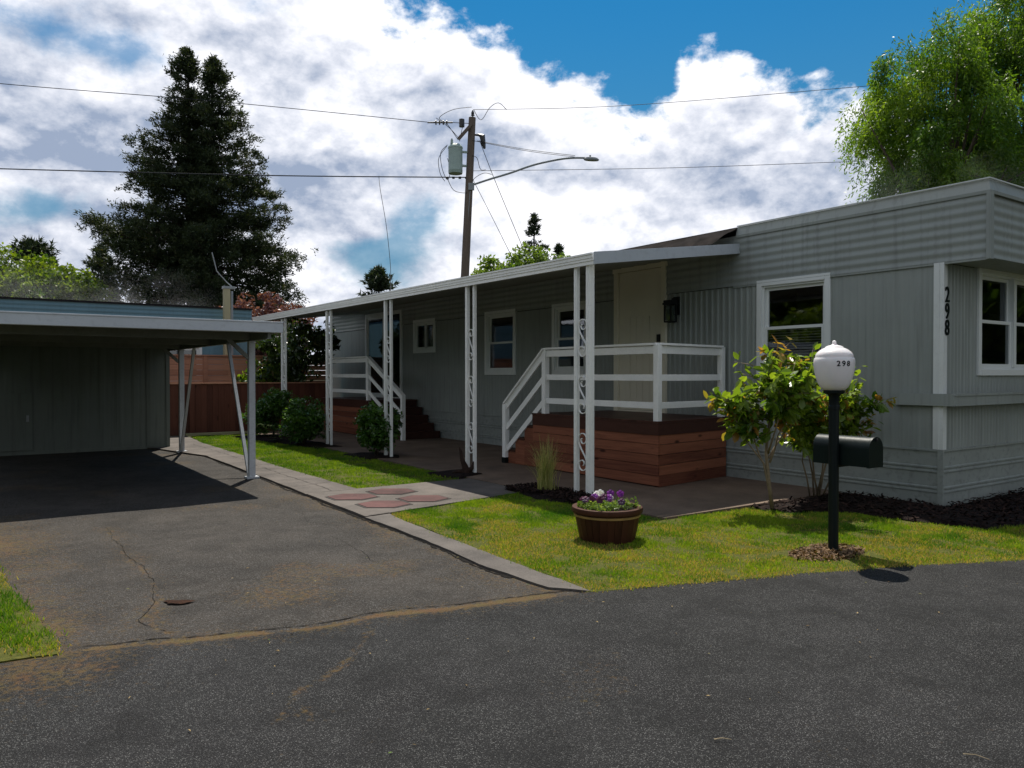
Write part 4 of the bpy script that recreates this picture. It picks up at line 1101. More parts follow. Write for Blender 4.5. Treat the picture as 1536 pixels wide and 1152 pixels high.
# ------------------------------------------------------------------ carport and shed
cp = thing('carport', 'low flat carport with pale grey metal roof edge on square posts over the driveway', 'carport', (-7.4, 9.0, 0))
CV0, CV1, CS0, CS1 = -9.25, -5.48, 6.03, 13.7
mb = MB(); nn = 60; vs = []
for i in range(nn * 4 + 1):
    v = CV0 + (CV1 - CV0) * i / (nn * 4); h = [0, 0, 0.03, 0.03][i % 4]
    vs += [(v, CS0 + 0.02, 2.12 + h), (v, CS1, 2.12 + h)]
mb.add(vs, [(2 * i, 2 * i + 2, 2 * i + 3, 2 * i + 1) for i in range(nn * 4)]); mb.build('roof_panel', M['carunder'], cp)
mb = MB()
mb.box((CV0, CS0, 2.07), (CV1, CS0 + 0.03, 2.21)); mb.box((CV1 - 0.03, CS0 + 0.031, 2.07), (CV1, CS1, 2.21)); mb.box((CV0, CS0 + 0.031, 2.07), (CV0 + 0.03, CS1, 2.21))
mb.box((CV0 - 0.005, CS0 - 0.008, 2.198), (CV1 + 0.006, CS0 + 0.03, 2.216)); mb.box((CV0, CS0 + 0.03, 2.066), (CV1 - 0.03, CS0 + 0.075, 2.072))
mb.build('roof_fascia', M['carport'], cp, bevel=0.003)
for s in (6.95, 9.2, 11.5):
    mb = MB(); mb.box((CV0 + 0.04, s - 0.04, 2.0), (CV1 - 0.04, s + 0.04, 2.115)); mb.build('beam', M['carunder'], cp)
for v in (-5.64, -9.1):
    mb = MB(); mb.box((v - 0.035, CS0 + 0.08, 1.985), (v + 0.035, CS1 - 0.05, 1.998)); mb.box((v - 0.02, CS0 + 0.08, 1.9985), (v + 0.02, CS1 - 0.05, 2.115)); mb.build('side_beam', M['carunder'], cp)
def cpost(v, s, sd_, dirv):
    mb = MB(); mb.box((v - 0.045, s - 0.045, 0.0), (v + 0.045, s + 0.045, 1.985)); mb.box((v - 0.09, s - 0.08, 0.0), (v + 0.09, s + 0.08, 0.034))
    p = mb.build('post', M['carpost'], cp, bevel=0.006)
    mb = MB(); mb.bar((v - 0.02, s + sd_ * 0.06, 0.04), (v - 0.02, s + sd_ * 1.15, 1.99), 0.045, 0.045); mb.build('diagonal_brace', M['carpost'], p)
    mb = MB(); mb.bar((v + dirv * 0.04, s, 1.74), (v + dirv * 0.33, s, 2.01), 0.04, 0.055); mb.build('knee_brace', M['carunder'], p)
cpost(-5.64, 6.95, 1, -1); cpost(-5.64, 11.5, -1, -1); cpost(-9.1, 6.95, 1, 1); cpost(-9.1, 11.5, -1, 1)

shed = thing('storage_shed', 'grey green windowless shed closing the back of the carport', 'shed', (-7.5, 12.7, 0))
mb = MB()
ribbed(mb, -9.24, -5.66, 0.03, 2.118, [], lambda a, off, z: (a, 12.7 - off, z), 0.305, 0.010)
mb.box((-9.24, 12.71, 0.0), (-5.665, 15.2, 1.98)); mb.box((-9.2, 12.71, 1.98), (-5.7, 12.76, 2.117))
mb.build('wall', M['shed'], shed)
mb = MB(); mb.box((-5.69, 12.672, 0.0), (-5.62, 12.70, 1.985)); mb.box((-6.06, 12.676, 0.05), (-6.035, 12.69, 1.985)); mb.box((-9.4, 12.67, 0.0), (-5.70, 12.69, 0.06)); mb.build('corner_trim', M['shed'], shed)
mb = MB(); mb.box((-8.72, 12.665, 0.08), (-8.02, 12.688, 1.15)); 
d_ = mb.build('hatch', M['shed'], shed, bevel=0.004)
mb = MB(); mb.box((-8.12, 12.64, 0.62), (-8.08, 12.664, 0.74)); mb.build('handle', M['galv'], d_)
tag(MB().box((-6.9, 15.2, 0.03), (-5.9, 15.35, 0.10)).box((-6.7, 15.05, 0.03), (-5.6, 15.18, 0.06)).build('scrap_boards', M['plank']), 'scrap boards lying at the fence foot behind the shed', 'boards')

# ------------------------------------------------------------------ fences, neighbour, service post
fn = thing('board_fence', 'low dark red brown fence of upright boards behind the side lawn', 'fence', (-5, 15.6, 0))
v = -9.3; k = 0
mb = MB(); rf = random.Random(5)
while v < -1.15:
    w_ = 0.138; mb.box((v, 15.6, 0.03), (v + w_ - 0.004, 15.62 + (0.006 if k % 2 else 0), 1.27 + rf.uniform(-0.004, 0.004)), rf.random()); v += w_; k += 1
mb.build('board_panel', M['darkfence'], fn)
mb = MB(); mb.box((-9.3, 15.56, 1.274), (-1.1, 15.68, 1.30), 0.9); mb.build('top_rail', M['cedarfence'], fn)
for v in (-6.9, -4.55, -2.2):
    mb = MB(); mb.box((v - 0.06, 15.545, 0.02), (v + 0.06, 15.6, 1.272), 0.8); mb.build('fence_post', M['darkfence'], fn)
cf = thing('cedar_fence', 'taller cedar fence of horizontal boards behind the dark fence', 'fence', (-5, 17.2, 0))
mb = MB(); planks(mb, lambda m, p, q, z, zt, t: m.box((p, 17.2, z), (q, 17.225, zt), t), -9.5, -0.3, 0.03, 2.0, 0.145, rf, 2.0); mb.build('board_panel', M['cedarfence'], cf)
for v in (-8.0, -5.9, -3.85, -1.8):
    mb = MB(); mb.box((v - 0.055, 17.17, 0.0), (v + 0.055, 17.2, 2.0), 0.35); mb.build('fence_post', M['cedarfence'], cf)
mb = MB(); mb.box((-9.5, 17.15, 2.001), (-0.3, 17.27, 2.03), 0.6); mb.build('top_rail', M['cedarfence'], cf)
tag(MB().box((-4.75, 15.28, 0.03), (-3.2, 15.40, 0.085), 0.5).build('wooden_plank', M['plank']), 'pale weathered plank lying on the grass at the dark fence', 'plank')

nb = thing('blue_mobile_home', 'blue mobile home with dark roof edge behind the carport', 'mobile home', (-8, 18, 0))
mb = MB(); NW = (-5.75, -3.82, 1.3, 2.24)
ribbed(mb, -9.8, -2.41, 0.0, 2.93, [NW], lambda a, off, z: (a, 18 - off, z), 0.3, 0.01)
mb.add([(-2.41, 18, 0), (-2.41, 30, 0), (-2.41, 30, 3.3), (-2.41, 18, 3.3)], [(0, 1, 2, 3)])
mb.build('wall', M['bluewall'], nb)
mb = MB(); ribbed(mb, -9.8, -2.40, 2.93, 3.33, [], lambda a, off, z: (a, 17.97 - off, z), 0.11, 0.012, True); mb.build('fascia', M['bluewall'], nb)
mb = MB(); mb.box((-9.85, 17.93, 3.33), (-2.38, 30, 3.38)); mb.build('roof', M['roofblack'], nb)
window(nb, lambda a, d, z: (a, 18 - d, z), *NW, 'slide', None, 0.07)
mb = MB(); mb.box((-9.8, 19.5, 0), (-2.5, 19.55, 3.2)); mb.build('interior', M['inside'], nb)

sp = thing('service_post', 'square pale wooden meter post with grey conduit in front of the blue home', 'utility post', (-3.15, 17.6, 0))
mb = MB(); mb.box((-3.27, 17.52, 0), (-3.11, 17.68, 3.86)); mb.build('post_shaft', M['postwood'], sp)
mb = MB(); mb.tube([(-3.06, 17.56, 1.0), (-3.06, 17.56, 3.80)], 0.035, 8); mb.box((-3.29, 17.5, 3.86), (-2.98, 17.7, 3.93)); mb.tube([(-3.06, 17.56, 3.93), (-3.2, 17.5, 4.02), (-3.5, 17.4, 4.3), (-3.62, 17.4, 4.8)], 0.014, 6); mb.build('conduit', M['galv'], sp, smooth=40)

# ------------------------------------------------------------------ lamp post and mailbox
LX, LY = 2.728, 6.55
lamp = thing('lamp_post', 'black lamp post with white acorn globe numbered 298 on the front lawn', 'lamp post', (LX, LY, 0.0), home=False)
mb = MB(); mb.lathe([(0.050, 0.0), (0.050, 0.02), (0.042, 0.03), (0.042, 1.20), (0.046, 1.205), (0.046, 1.235), (0.042, 1.24), (0.042, 1.31), (0.052, 1.33), (0.085, 1.345), (0.088, 1.365), (0.07, 1.37)], (LX, LY, 0), 24)
mb.build('pole', M['black'], lamp, smooth=35)
prof = [(0.062, 1.362), (0.088, 1.372), (0.112, 1.395), (0.130, 1.43), (0.146, 1.475), (0.156, 1.52), (0.162, 1.565), (0.164, 1.60), (0.163, 1.625), (0.157, 1.64), (0.150, 1.648), (0.151, 1.655), (0.147, 1.672), (0.135, 1.690), (0.116, 1.706), (0.094, 1.720), (0.074, 1.728), (0.070, 1.736), (0.055, 1.744), (0.030, 1.750), (0.020, 1.756), (0.0165, 1.764), (0.018, 1.772), (0.014, 1.784), (0.004, 1.790)]
mb = MB(); mb.lathe(prof, (LX, LY, 0), 48); gl = mb.build('lamp_globe', M['globe'], lamp, smooth=True)
def on_globe(x, y, z):
    zc = 1.590 + y
    r = np.interp(zc, [p[1] for p in prof], [p[0] for p in prof]) + 0.0005 + z
    a = R(-112.6 + 27) + x / 0.16
    return (LX + r * math.cos(a), LY + r * math.sin(a), zc)
text_mesh('298', 0.062, 0.0012, M['black'], lamp, on_globe, 'lamp_number', 1.0, 0.0012, 1.35)
# mailbox: long axis along -u towards the road, behind the post
fd = Vector((0.5725, -0.8199, 0)); sd_v = Vector((0.8199, 0.5725, 0))
mc = Vector((LX, LY, 0.735)) + sd_v * 0.135 + fd * 0.03
mail = thing('mailbox', 'dark green rounded top mailbox fixed behind the lamp post', 'mailbox', tuple(mc), home=False)
def arch(wd, ht, n=14):
    P = [(-wd / 2, 0), (wd / 2, 0)]
    for i in range(n + 1):
        a = math.pi * i / n; P.append((wd / 2 * math.cos(a), ht - wd / 2 + wd / 2 * math.sin(a)))
    return P
def arch_solid(mb, wd, ht, f0, f1, zoff=0):
    P = arch(wd, ht); n = len(P)
    vs = [mc + sd_v * x + fd * f + Vector((0, 0, z + zoff)) for f in (f0, f1) for x, z in P]
    mb.add(vs, [tuple(range(n)), tuple(range(n, 2 * n))[::-1]] + [(i, n + i, n + (i + 1) % n, (i + 1) % n) for i in range(n)])
mb = MB(); arch_solid(mb, 0.20, 0.245, -0.25, 0.245); mb.build('body', M['greenblack'], mail, smooth=30)
mb = MB(); arch_solid(mb, 0.214, 0.254, 0.2455, 0.268, -0.004); md = mb.build('door', M['greenblack'], mail, smooth=30)
mb = MB(); q = mc + fd * 0.268 + Vector((0, 0, 0.225)); mb.bar(q - sd_v * 0.012, q + sd_v * 0.012 + fd * 0.001, 0.03, 0.02); mb.build('latch', M['blackmetal'], md)
mb = MB(); q = mc + Vector((0, 0, -0.012)); mb.bar(q - sd_v * 0.11 - fd * 0.05, q + sd_v * 0.08 - fd * 0.05, 0.06, 0.022); mb.build('bracket', M['blackmetal'], mail)

# ------------------------------------------------------------------ foliage tools
def leaves(centers, rad, per, size, aspect=0.5, squash=(1, 1, 1), droop=0.0, tint0=None, up=0.0, jitter=0.25, edge=False):
    """rhombic leaves scattered around the centres; returns verts, tint"""
    C = np.asarray(centers, float); m = len(C)
    rad = np.broadcast_to(np.asarray(rad, float), (m,))
    n = m * per
    c = np.repeat(C, per, 0); r = np.repeat(rad, per)
    d = rng.normal(size=(n, 3)); d /= np.linalg.norm(d, axis=1)[:, None]
    rr = rng.random(n) ** (1 / 3.0)
    if edge: rr = 0.55 + 0.45 * rr
    p = c + d * (rr * r)[:, None] * np.array(squash)
    ax = rng.normal(size=(n, 3)); ax[:, 2] += -droop + up
    ax /= np.linalg.norm(ax, axis=1)[:, None]
    sd2 = np.cross(ax, rng.normal(size=(n, 3))); sd2 /= np.linalg.norm(sd2, axis=1)[:, None] + 1e-9
    L = size * rng.uniform(0.6, 1.4, n); Wd = L * aspect
    V = np.empty((n, 4, 3))
    V[:, 0] = p - ax * (L / 2)[:, None]; V[:, 1] = p + sd2 * (Wd / 2)[:, None] - ax * (L * 0.05)[:, None]
    V[:, 2] = p + ax * (L / 2)[:, None]; V[:, 3] = p - sd2 * (Wd / 2)[:, None] - ax * (L * 0.05)[:, None]
    base = np.repeat(rng.uniform(0.1, 0.7, m) if tint0 is None else np.asarray(tint0), per)
    t = np.clip(base + rng.normal(0, jitter, n) * 0.6, 0, 1)
    return V.reshape(-1, 3), np.repeat(t, 4)
def tree_from(name, label, cat, base, trunk_mb, V, T, mat, barkmat, group=None, face=4):
    t = thing(name, label, cat, base, group, home=False)
    if trunk_mb is not None: trunk_mb.build('trunk', barkmat, t, smooth=True)
    mesh_np('crown', V - np.array(base), face, np.arange(len(V)), mat, t, T)
    return t
def broadleaf(name, label, base, blobs, nclump, per, lsize, mat, seed, group=None, trunkh=None, cr=0.5, aspect=0.55, droop=0.2, tr=0.2, shell=0.5, barkmat='bark'):
    """blobs: (x,y,z,rx,ry,rz) relative to base"""
    global rng
    keep = rng; rng = np.random.default_rng(seed)
    cs = []
    vol = np.array([b[3] * b[4] * b[5] for b in blobs]); vol = vol / vol.sum()
    for b, f in zip(blobs, vol):
        k = max(3, int(nclump * f))
        d = rng.normal(size=(k, 3)); d /= np.linalg.norm(d, axis=1)[:, None]
        r = (shell + (1 - shell) * rng.random(k) ** 0.5) * rng.uniform(0.82, 1.08, k)
        cs.append(np.array(base) + np.array(b[:3]) + d * r[:, None] * np.array(b[3:]))
    cs = np.concatenate(cs)
    V, T = leaves(cs, cr * rng.uniform(0.5, 1.3, len(cs)), per, lsize, aspect, (1, 1, 0.75), droop)
    tm = MB(); r2 = random.Random(seed)
    top = Vector(base) + Vector(blobs[0][:3])
    b0 = Vector(base)
    tm.tube([b0, b0 + (top - b0) * 0.35 + Vector((0.1 * tr, 0, 0)), b0 + (top - b0) * 0.8], [tr, tr * 0.8, tr * 0.4], 8)
    for i in range(16):
        tgt = Vector(cs[r2.randrange(len(cs))]); st = b0 + (top - b0) * r2.uniform(0.25, 0.75)
        mid = (st + tgt) / 2 + Vector((0, 0, 0.12 * (tgt - st).length))
        tm.tube([st, mid, tgt], [tr * 0.35, tr * 0.2, tr * 0.06], 5)
    o = tree_from(name, label, 'tree', tuple(base), tm, V, T, M[mat], M[barkmat], group)
    rng = keep
    return o
def conifer(name, label, tops, profile, zbase, mat, seed, whorl=0.42, nbr=9, tuft=0.32, tpb=16, spikes=9, base=None, extra=(), group=None, wd=0.05, droop=0.1, tr=0.22, fluff=0.03, barkmat='pinebark', ls=(1, 1)):
    """tops: [(x,y,ztop)]; profile: list of (depth below top, half width)"""
    g = np.random.default_rng(seed); tm = MB()
    px, pw = [p[0] for p in profile], [p[1] for p in profile]
    base = base or (tops[0][0], tops[0][1], 0.0)
    cent = []; dirs = []
    cx = sum(t[0] for t in tops) / len(tops)
    for (x, y, zt) in tops:
        tm.tube([(x * 0.3 + base[0] * 0.7 if len(tops) > 1 else x, y, 0), (x, y, zt * 0.35), (x, y, zt - 0.1)], [tr, tr * 0.8, 0.03], 8)
        z = zt - 0.05
        while z > zbase:
            dep = zt - z; wdt = np.interp(dep, px, pw)
            for k in range(nbr):
                a = g.uniform(0, 2 * np.pi); L = wdt * g.uniform(0.58, 1.12)
                dx, dy = math.cos(a), math.sin(a)
                if len(tops) > 1 and (x - cx) * dx < 0: L *= 0.6
                if L < 0.12: cent.append((x, y, z)); dirs.append((0, 0, 1)); continue
                rise = g.uniform(-0.12, 0.30) + (0.45 if dep < 2 else 0) - droop
                e = Vector((x + dx * L, y + dy * L, z + rise * L)); m = Vector((x + dx * L * 0.5, y + dy * L * 0.5, z + rise * L * 0.35))
                if L > 1.0: tm.tube([(x, y, z), m, e], [0.045, 0.03, 0.008], 3, cap=False)
                nt = max(2, int(tpb * L / 3))
                for q in range(nt):
                    t = 0.18 + 0.82 * (q + g.random()) / nt if L < 2.5 else 0.35 + 0.65 * ((q + g.random()) / nt) ** 0.8
                    p = Vector((x, y, z)) * (1 - t) ** 2 + m * 2 * t * (1 - t) + e * t ** 2
                    sc = 0.16 * L * (1.15 - t) + 0.06
                    cent.append((p.x + g.normal() * sc, p.y + g.normal() * sc, p.z + g.normal() * sc * 0.45)); dirs.append((dx, dy, 0.5))
            z -= whorl * g.uniform(0.6, 1.4) * (0.5 if dep < 1.5 else 1)
    for (p0, p1, n, sp_) in extra:
        tm.tube([p0, p1], [0.06, 0.015], 4)
        for q in range(n):
            t = g.random() ** 0.6
            p = Vector(p0).lerp(Vector(p1), t); cent.append((p.x + g.normal() * sp_, p.y + g.normal() * sp_, p.z + g.normal() * sp_ * 0.6)); dirs.append((-1, 0, 0.3))
    C = np.array(cent); Dn = np.array(dirs); n = len(C) * spikes
    c = np.repeat(C, spikes, 0) + g.normal(size=(n, 3)) * fluff; d = np.repeat(Dn, spikes, 0) * 0.8 + g.normal(size=(n, 3)) * 0.75; d /= np.linalg.norm(d, axis=1)[:, None]
    L = tuft * g.uniform(0.5, 1.25, n)
    sdv = np.cross(d, g.normal(size=(n, 3))); sdv /= np.linalg.norm(sdv, axis=1)[:, None] + 1e-9
    V = np.empty((n, 3, 3)); V[:, 0] = c - sdv * wd; V[:, 1] = c + sdv * wd; V[:, 2] = c + d * L[:, None]
    T = np.repeat(np.clip(np.repeat(g.uniform(0, 0.8, len(C)), spikes) + g.normal(0, 0.1, n), 0, 1), 3)
    return tree_from(name, label, 'tree', base, tm, V.reshape(-1, 3), T, M[mat], M[barkmat], group, 3)

# background trees
conifer('pine_tree', 'huge dark double topped pine towering behind the blue home', [(-18.75, 45, 20.25), (-17.35, 45, 19.75)],
        [(0, 0.15), (0.8, 0.7), (2, 1.25), (4, 2.2), (6, 3.1), (8, 3.85), (11, 4.6), (14, 5.0), (17, 4.9), (20, 3.8)], 3.2, 'pine', 5, whorl=0.40, nbr=10, tuft=0.21, tpb=21, spikes=16, base=(-18.0, 45, 0), wd=0.036, fluff=0.10, tr=0.34,
        extra=[((-19, 45, 7.9), (-24.4, 44.5, 10.5), 230, 0.33), ((-19, 45, 7.2), (-23.2, 44.5, 9.3), 90, 0.45), ((-17, 45, 5), (-12.6, 45, 8.2), 120, 0.42), ((-17, 45, 4), (-12.4, 45, 5.7), 110, 0.45)])
conifer('fir_tree', 'small dark pointed fir at the left foot of the huge pine', [(-26.0, 49, 9.6)], [(0, 0.1), (1, 0.7), (3, 1.5), (5, 2.2), (9, 2.8)], 2.5, 'fir', 6, 0.38, 10, 0.35, 14, 8, wd=0.05)
conifer('fir_tree', 'dark round conifer top behind the bright trees at far left', [(-34.6, 56, 11.0)], [(0, 0.5), (0.8, 1.3), (3, 2.0), (9, 2.6)], 3, 'fir', 16, 0.4, 12, 0.4, 14, 8, wd=0.06)
conifer('fir_tree', 'small distant conifer tip above the porch roof left of the utility pole', [(-10.3, 60, 9.7)], [(0, 0.2), (1, 0.9), (2.5, 1.7), (6, 2.6)], 4, 'fir', 8, 0.34, 11, 0.4, 16, 8, wd=0.06)
conifer('fir_tree', 'narrow distant fir rising above the green trees right of the utility pole', [(1.65, 58, 13.4)], [(0, 0.1), (1, 0.5), (2.5, 1.1), (4, 1.4), (8, 2.2)], 4, 'fir', 9, 0.42, 8, 0.35, 12, 7, wd=0.05)
conifer('fir_tree', 'tiny distant fir tip just left of the porch roof corner', [(3.5, 58, 11.2)], [(0, 0.1), (1, 0.4), (2.5, 0.8), (6, 1.6)], 4, 'fir', 19, 0.42, 8, 0.3, 12, 7, wd=0.05)
broadleaf('maple_tree', 'bright green leafy tree at the far left edge behind the blue home', (-25.8, 40, 0), [(0, 0, 5.7, 2.3, 2.2, 2.2), (-1.4, 0, 6.2, 1.8, 1.8, 1.6), (1.0, 0, 5.2, 1.6, 1.6, 1.6)], 260, 60, 0.20, 'maple', 21, 'bright leafy trees at the left', cr=0.5, tr=0.25, shell=0.45)
broadleaf('maple_tree', 'bright green leafy tree between the left edge and the small fir', (-22.6, 39, 0), [(0, 0, 5.2, 1.9, 1.9, 1.9), (0.9, 0, 4.9, 1.3, 1.3, 1.2)], 200, 60, 0.20, 'maple', 22, 'bright leafy trees at the left', cr=0.45, tr=0.2, shell=0.45)
broadleaf('alder_tree', 'pale green leafy treetops above the porch roof under the narrow fir', (0.5, 50, 0), [(0.6, 0, 7.6, 1.8, 1.8, 2.2), (-1.6, 0, 7.4, 1.4, 1.5, 1.7), (2.3, 0, 7.4, 1.5, 1.5, 1.9)], 260, 55, 0.22, 'farleaf', 23, cr=0.55, tr=0.22, shell=0.45)
broadleaf('plum_tree', 'purple red leafed plum tree behind the far end of the porch', (-8.35, 26, 0), [(0, 0, 3.1, 1.35, 1.3, 1.25), (0.7, 0, 2.8, 1.1, 1.1, 1.1), (-0.8, 0, 3.3, 0.8, 0.8, 0.6)], 170, 60, 0.13, 'plum', 24, cr=0.33, tr=0.12)
mv = HW(-1.75, 16.35)
broadleaf('magnolia_tree', 'dark broad leafed small tree at the far end of the porch', (mv.x, mv.y, 0), [(0, 0, 2.2, 0.95, 0.8, 0.75), (-0.35, -0.1, 1.5, 0.75, 0.7, 0.6), (0.6, -0.3, 2.3, 0.7, 0.6, 0.55)], 150, 34, 0.15, 'magnolia', 25, cr=0.24, tr=0.06, aspect=0.42, droop=0.8)

unseen_tree = broadleaf('unseen_tree', 'leafy tree', (0, -60, 0), [(0, 0, 3.4, 3.0, 3.0, 3.2), (1.5, 0.5, 2.2, 2.2, 2.2, 2.0), (-1.5, -0.5, 2.4, 2.2, 2.2, 2.2)], 300, 60, 0.34, 'maple', 77, cr=0.8, tr=0.25, shell=0.5)  # out of view
for i, (x, y, rz, sc_, lab) in enumerate([(-7, -16, 0.3, 1.1, 'unseen leafy tree added behind the camera to dim the sky light, left'), (6, -15, 2.0, 1.2, 'unseen leafy tree added behind the camera to dim the sky light, right'),  # both added behind the camera to cut the low rear sky light
                                       (-21, -3, 4.0, 1.25, 'unseen leafy tree added for window reflections beyond the left edge, nearest the road'), (-20, 4, 5.2, 1.3, 'unseen leafy tree added for window reflections beyond the left edge, middle of three'), (-23, 11, 1.2, 1.4, 'unseen leafy tree added for window reflections beyond the left edge, farthest from the road'), (-18, 14.5, 2.2, 1.0, 'unseen leafy tree added for window reflections at the left end of the blue home'), (-9.6, 7.0, 0.5, 0.5, 'unseen small tree added to block sky light left of the carport, nearest the road'), (-11.3, 9.8, 2.9, 0.52, 'unseen small tree added to block sky light left of the carport, in the middle'), (-13.2, 12.6, 4.4, 0.55, 'unseen small tree added to block sky light left of the carport, beside the shed'),  # first four added for window reflections, last three to darken the carport
                                       (19, 6, 3.2, 1.2, 'unseen leafy tree added for window reflections beyond the right edge beside the road'), (21, 13, 0.9, 1.5, 'unseen leafy tree added for window reflections beyond the right edge behind the neighbour lot'), (19, 32, 1.7, 1.2, 'leafy tree far behind the grey home, left of three'), (25, 27, 3.9, 1.3, 'leafy tree far behind the grey home, middle of three'), (29, 20, 5.5, 1.3, 'leafy tree far behind the grey home, right of three')]):
    c = copy_tree(unseen_tree) if i else unseen_tree; c.location = (x, y, 0); c.rotation_euler = (0, 0, rz); c.scale = (sc_,) * 3; c['label'] = lab; c['group'] = 'trees across the road'

mv = HW(-2.5, 16.5)
broadleaf('laurel_bush', 'sunlit yellow green bush just above the dark fence at the far porch end', (mv.x, mv.y, 0), [(0, 0, 1.35, 0.7, 0.5, 0.55)], 50, 30, 0.11, 'maple', 27, cr=0.22, tr=0.04)
# willow: hanging leafy strands
def willow(base, blobs, seed, nstr, label):
    g = np.random.default_rng(seed); tm = MB(); b0 = Vector(base)
    vol = np.array([b[3] * b[4] * b[5] for b in blobs]); vol = vol / vol.sum()
    P = []; T = []; A = []; ends = []
    for b, f in zip(blobs, vol):
        k = int(nstr * f)
        d = g.normal(size=(k, 3)); d[:, 2] = d[:, 2] * 0.9 + 0.12; d /= np.linalg.norm(d, axis=1)[:, None]
        c = b0 + Vector(b[:3]); r = (0.38 + 0.62 * g.random(k) ** 0.6) * g.uniform(0.85, 1.07, k)
        kc = max(8, k // 48); q0 = np.array(c) + d[:kc] * r[:kc, None] * np.array(b[3:])
        sel = g.integers(0, kc, k); d = d[:kc][sel]; q = q0[sel] + np.clip(g.normal(size=(k, 3)), -2, 2) * np.array([0.30, 0.30, 0.20]) * g.uniform(0.6, 1.5, kc)[sel][:, None]; ends.append(q)
        ctint = g.uniform(0.15, 0.9, kc)[sel]
        for i in range(k):
            L = g.uniform(0.3, 0.95); m = int(L / 0.035); t = np.arange(m) / m
            out = np.array([d[i, 0], d[i, 1], 0]) * 0.35
            p = q[i] + out * (t[:, None] * L) * (1 - 0.5 * t[:, None]) + np.stack([0 * t, 0 * t, -L * t ** 1.35], -1)
            P.append(p + g.normal(size=p.shape) * 0.055); A.append(np.repeat((out + np.array([0, 0, -0.75]))[None], m, 0)); T.append(np.full(m, ctint[i]))
    P = np.concatenate(P); A = np.concatenate(A); T = np.concatenate(T); n = len(P)
    ax = A + g.normal(size=(n, 3)) * 0.6; ax /= np.linalg.norm(ax, axis=1)[:, None]
    sd3 = np.cross(ax, g.normal(size=(n, 3))); sd3 /= np.linalg.norm(sd3, axis=1)[:, None]
    L = 0.135 * g.uniform(0.6, 1.3, n); V = np.empty((n, 4, 3))
    V[:, 0] = P; V[:, 1] = P + ax * (L * 0.45)[:, None] + sd3 * (L * 0.15)[:, None]; V[:, 2] = P + ax * L[:, None]; V[:, 3] = P + ax * (L * 0.45)[:, None] - sd3 * (L * 0.15)[:, None]
    T = np.repeat(np.clip(T + g.normal(0, 0.15, n), 0, 1), 4)
    ends = np.concatenate(ends); top = b0 + Vector(blobs[0][:3])
    tm.tube([b0, b0 + (top - b0) * 0.4, b0 + (top - b0) * 0.85], [0.32, 0.25, 0.12], 10)
    for i in range(60):
        e = Vector(ends[g.integers(len(ends))]); st = b0 + (top - b0) * g.uniform(0.35, 0.85); mid = st.lerp(e, 0.5) + Vector((0, 0, 0.35))
        tm.tube([st, mid, e], [0.09, 0.05, 0.012], 5)
    return tree_from('willow_tree', label, 'tree', tuple(base), tm, V.reshape(-1, 3), T, M['willow'], M['bark'])
willow((12.8, 23, 0), [(0, 0, 8.3, 2.1, 2.2, 2.8), (-0.75, 0, 10.2, 1.6, 1.6, 1.7), (-0.8, 0, 6.8, 1.3, 1.6, 2.0), (0.9, 0, 6.8, 1.5, 1.5, 2.4)], 31, 5600, 'tall bright willow like tree behind the home, left of the pair at the right edge')
willow((16.2, 24, 0), [(0, 0, 10.2, 2.5, 2.4, 3.4), (-0.7, 0, 12.2, 1.8, 1.8, 1.9), (0.6, 0, 7.2, 2.3, 2.2, 2.6)], 32, 6400, 'taller bright willow like tree cut off by the right edge of the photo')

# shrubs
def shrub(name, label, vs_, blobs, ncl, per, ls_, mat, seed, cr, group=None, stems=5, aspect=0.5):
    global rng
    keep = rng; rng = np.random.default_rng(seed); r2 = random.Random(seed)
    p = HW(*vs_, 0.03)
    t = thing(name, label, 'shrub', tuple(p), group, home=False)
    cs = []
    for b in blobs:
        k = max(3, ncl // len(blobs)); d = rng.normal(size=(k, 3)); d /= np.linalg.norm(d, axis=1)[:, None]
        r = (0.35 + 0.65 * rng.random(k) ** 0.6) * rng.uniform(0.8, 1.22, k)
        cs.append(np.array(p) + np.array(b[:3]) + d * r[:, None] * np.array(b[3:]))
    cs = np.concatenate(cs)
    V, T = leaves(cs, cr, per, ls_, aspect, (1, 1, 0.8), 0.0)
    mesh_np('foliage', V - np.array(p), 4, np.arange(len(V)), M[mat], t, T)
    mb = MB()
    for i in range(stems):
        e = Vector(cs[r2.randrange(len(cs))]); m = p.lerp(e, 0.5) + Vector((0, 0, 0.05)); mb.tube([p + Vector((r2.uniform(-.04, .04), r2.uniform(-.04, .04), 0)), m, e], [0.012, 0.009, 0.003], 5)
    mb.build('stem', M['bark'], t, smooth=True)
    rng = keep
    return t
shrub('rhododendron_shrub', 'round dark green shrub in front of the third porch post pair', (-2.98, 8.42), [(0, 0, 0.52, 0.38, 0.36, 0.40)], 170, 26, 0.075, 'shrub', 41, 0.10, 'dark green shrubs along the porch')
shrub('rhododendron_shrub', 'wide dark green shrub at the far deck, beside the fourth post pair', (-3.25, 11.35), [(0, 0, 0.50, 0.45, 0.42, 0.42)], 170, 26, 0.075, 'shrub', 42, 0.12, 'dark green shrubs along the porch')
shrub('rhododendron_shrub', 'two lobed dark green shrub at the dark fence, farthest from the road', (-3.2, 13.6), [(0.12, 0, 0.78, 0.36, 0.34, 0.32), (-0.22, 0, 0.52, 0.40, 0.36, 0.38)], 190, 26, 0.08, 'shrub', 43, 0.13, 'dark green shrubs along the porch')
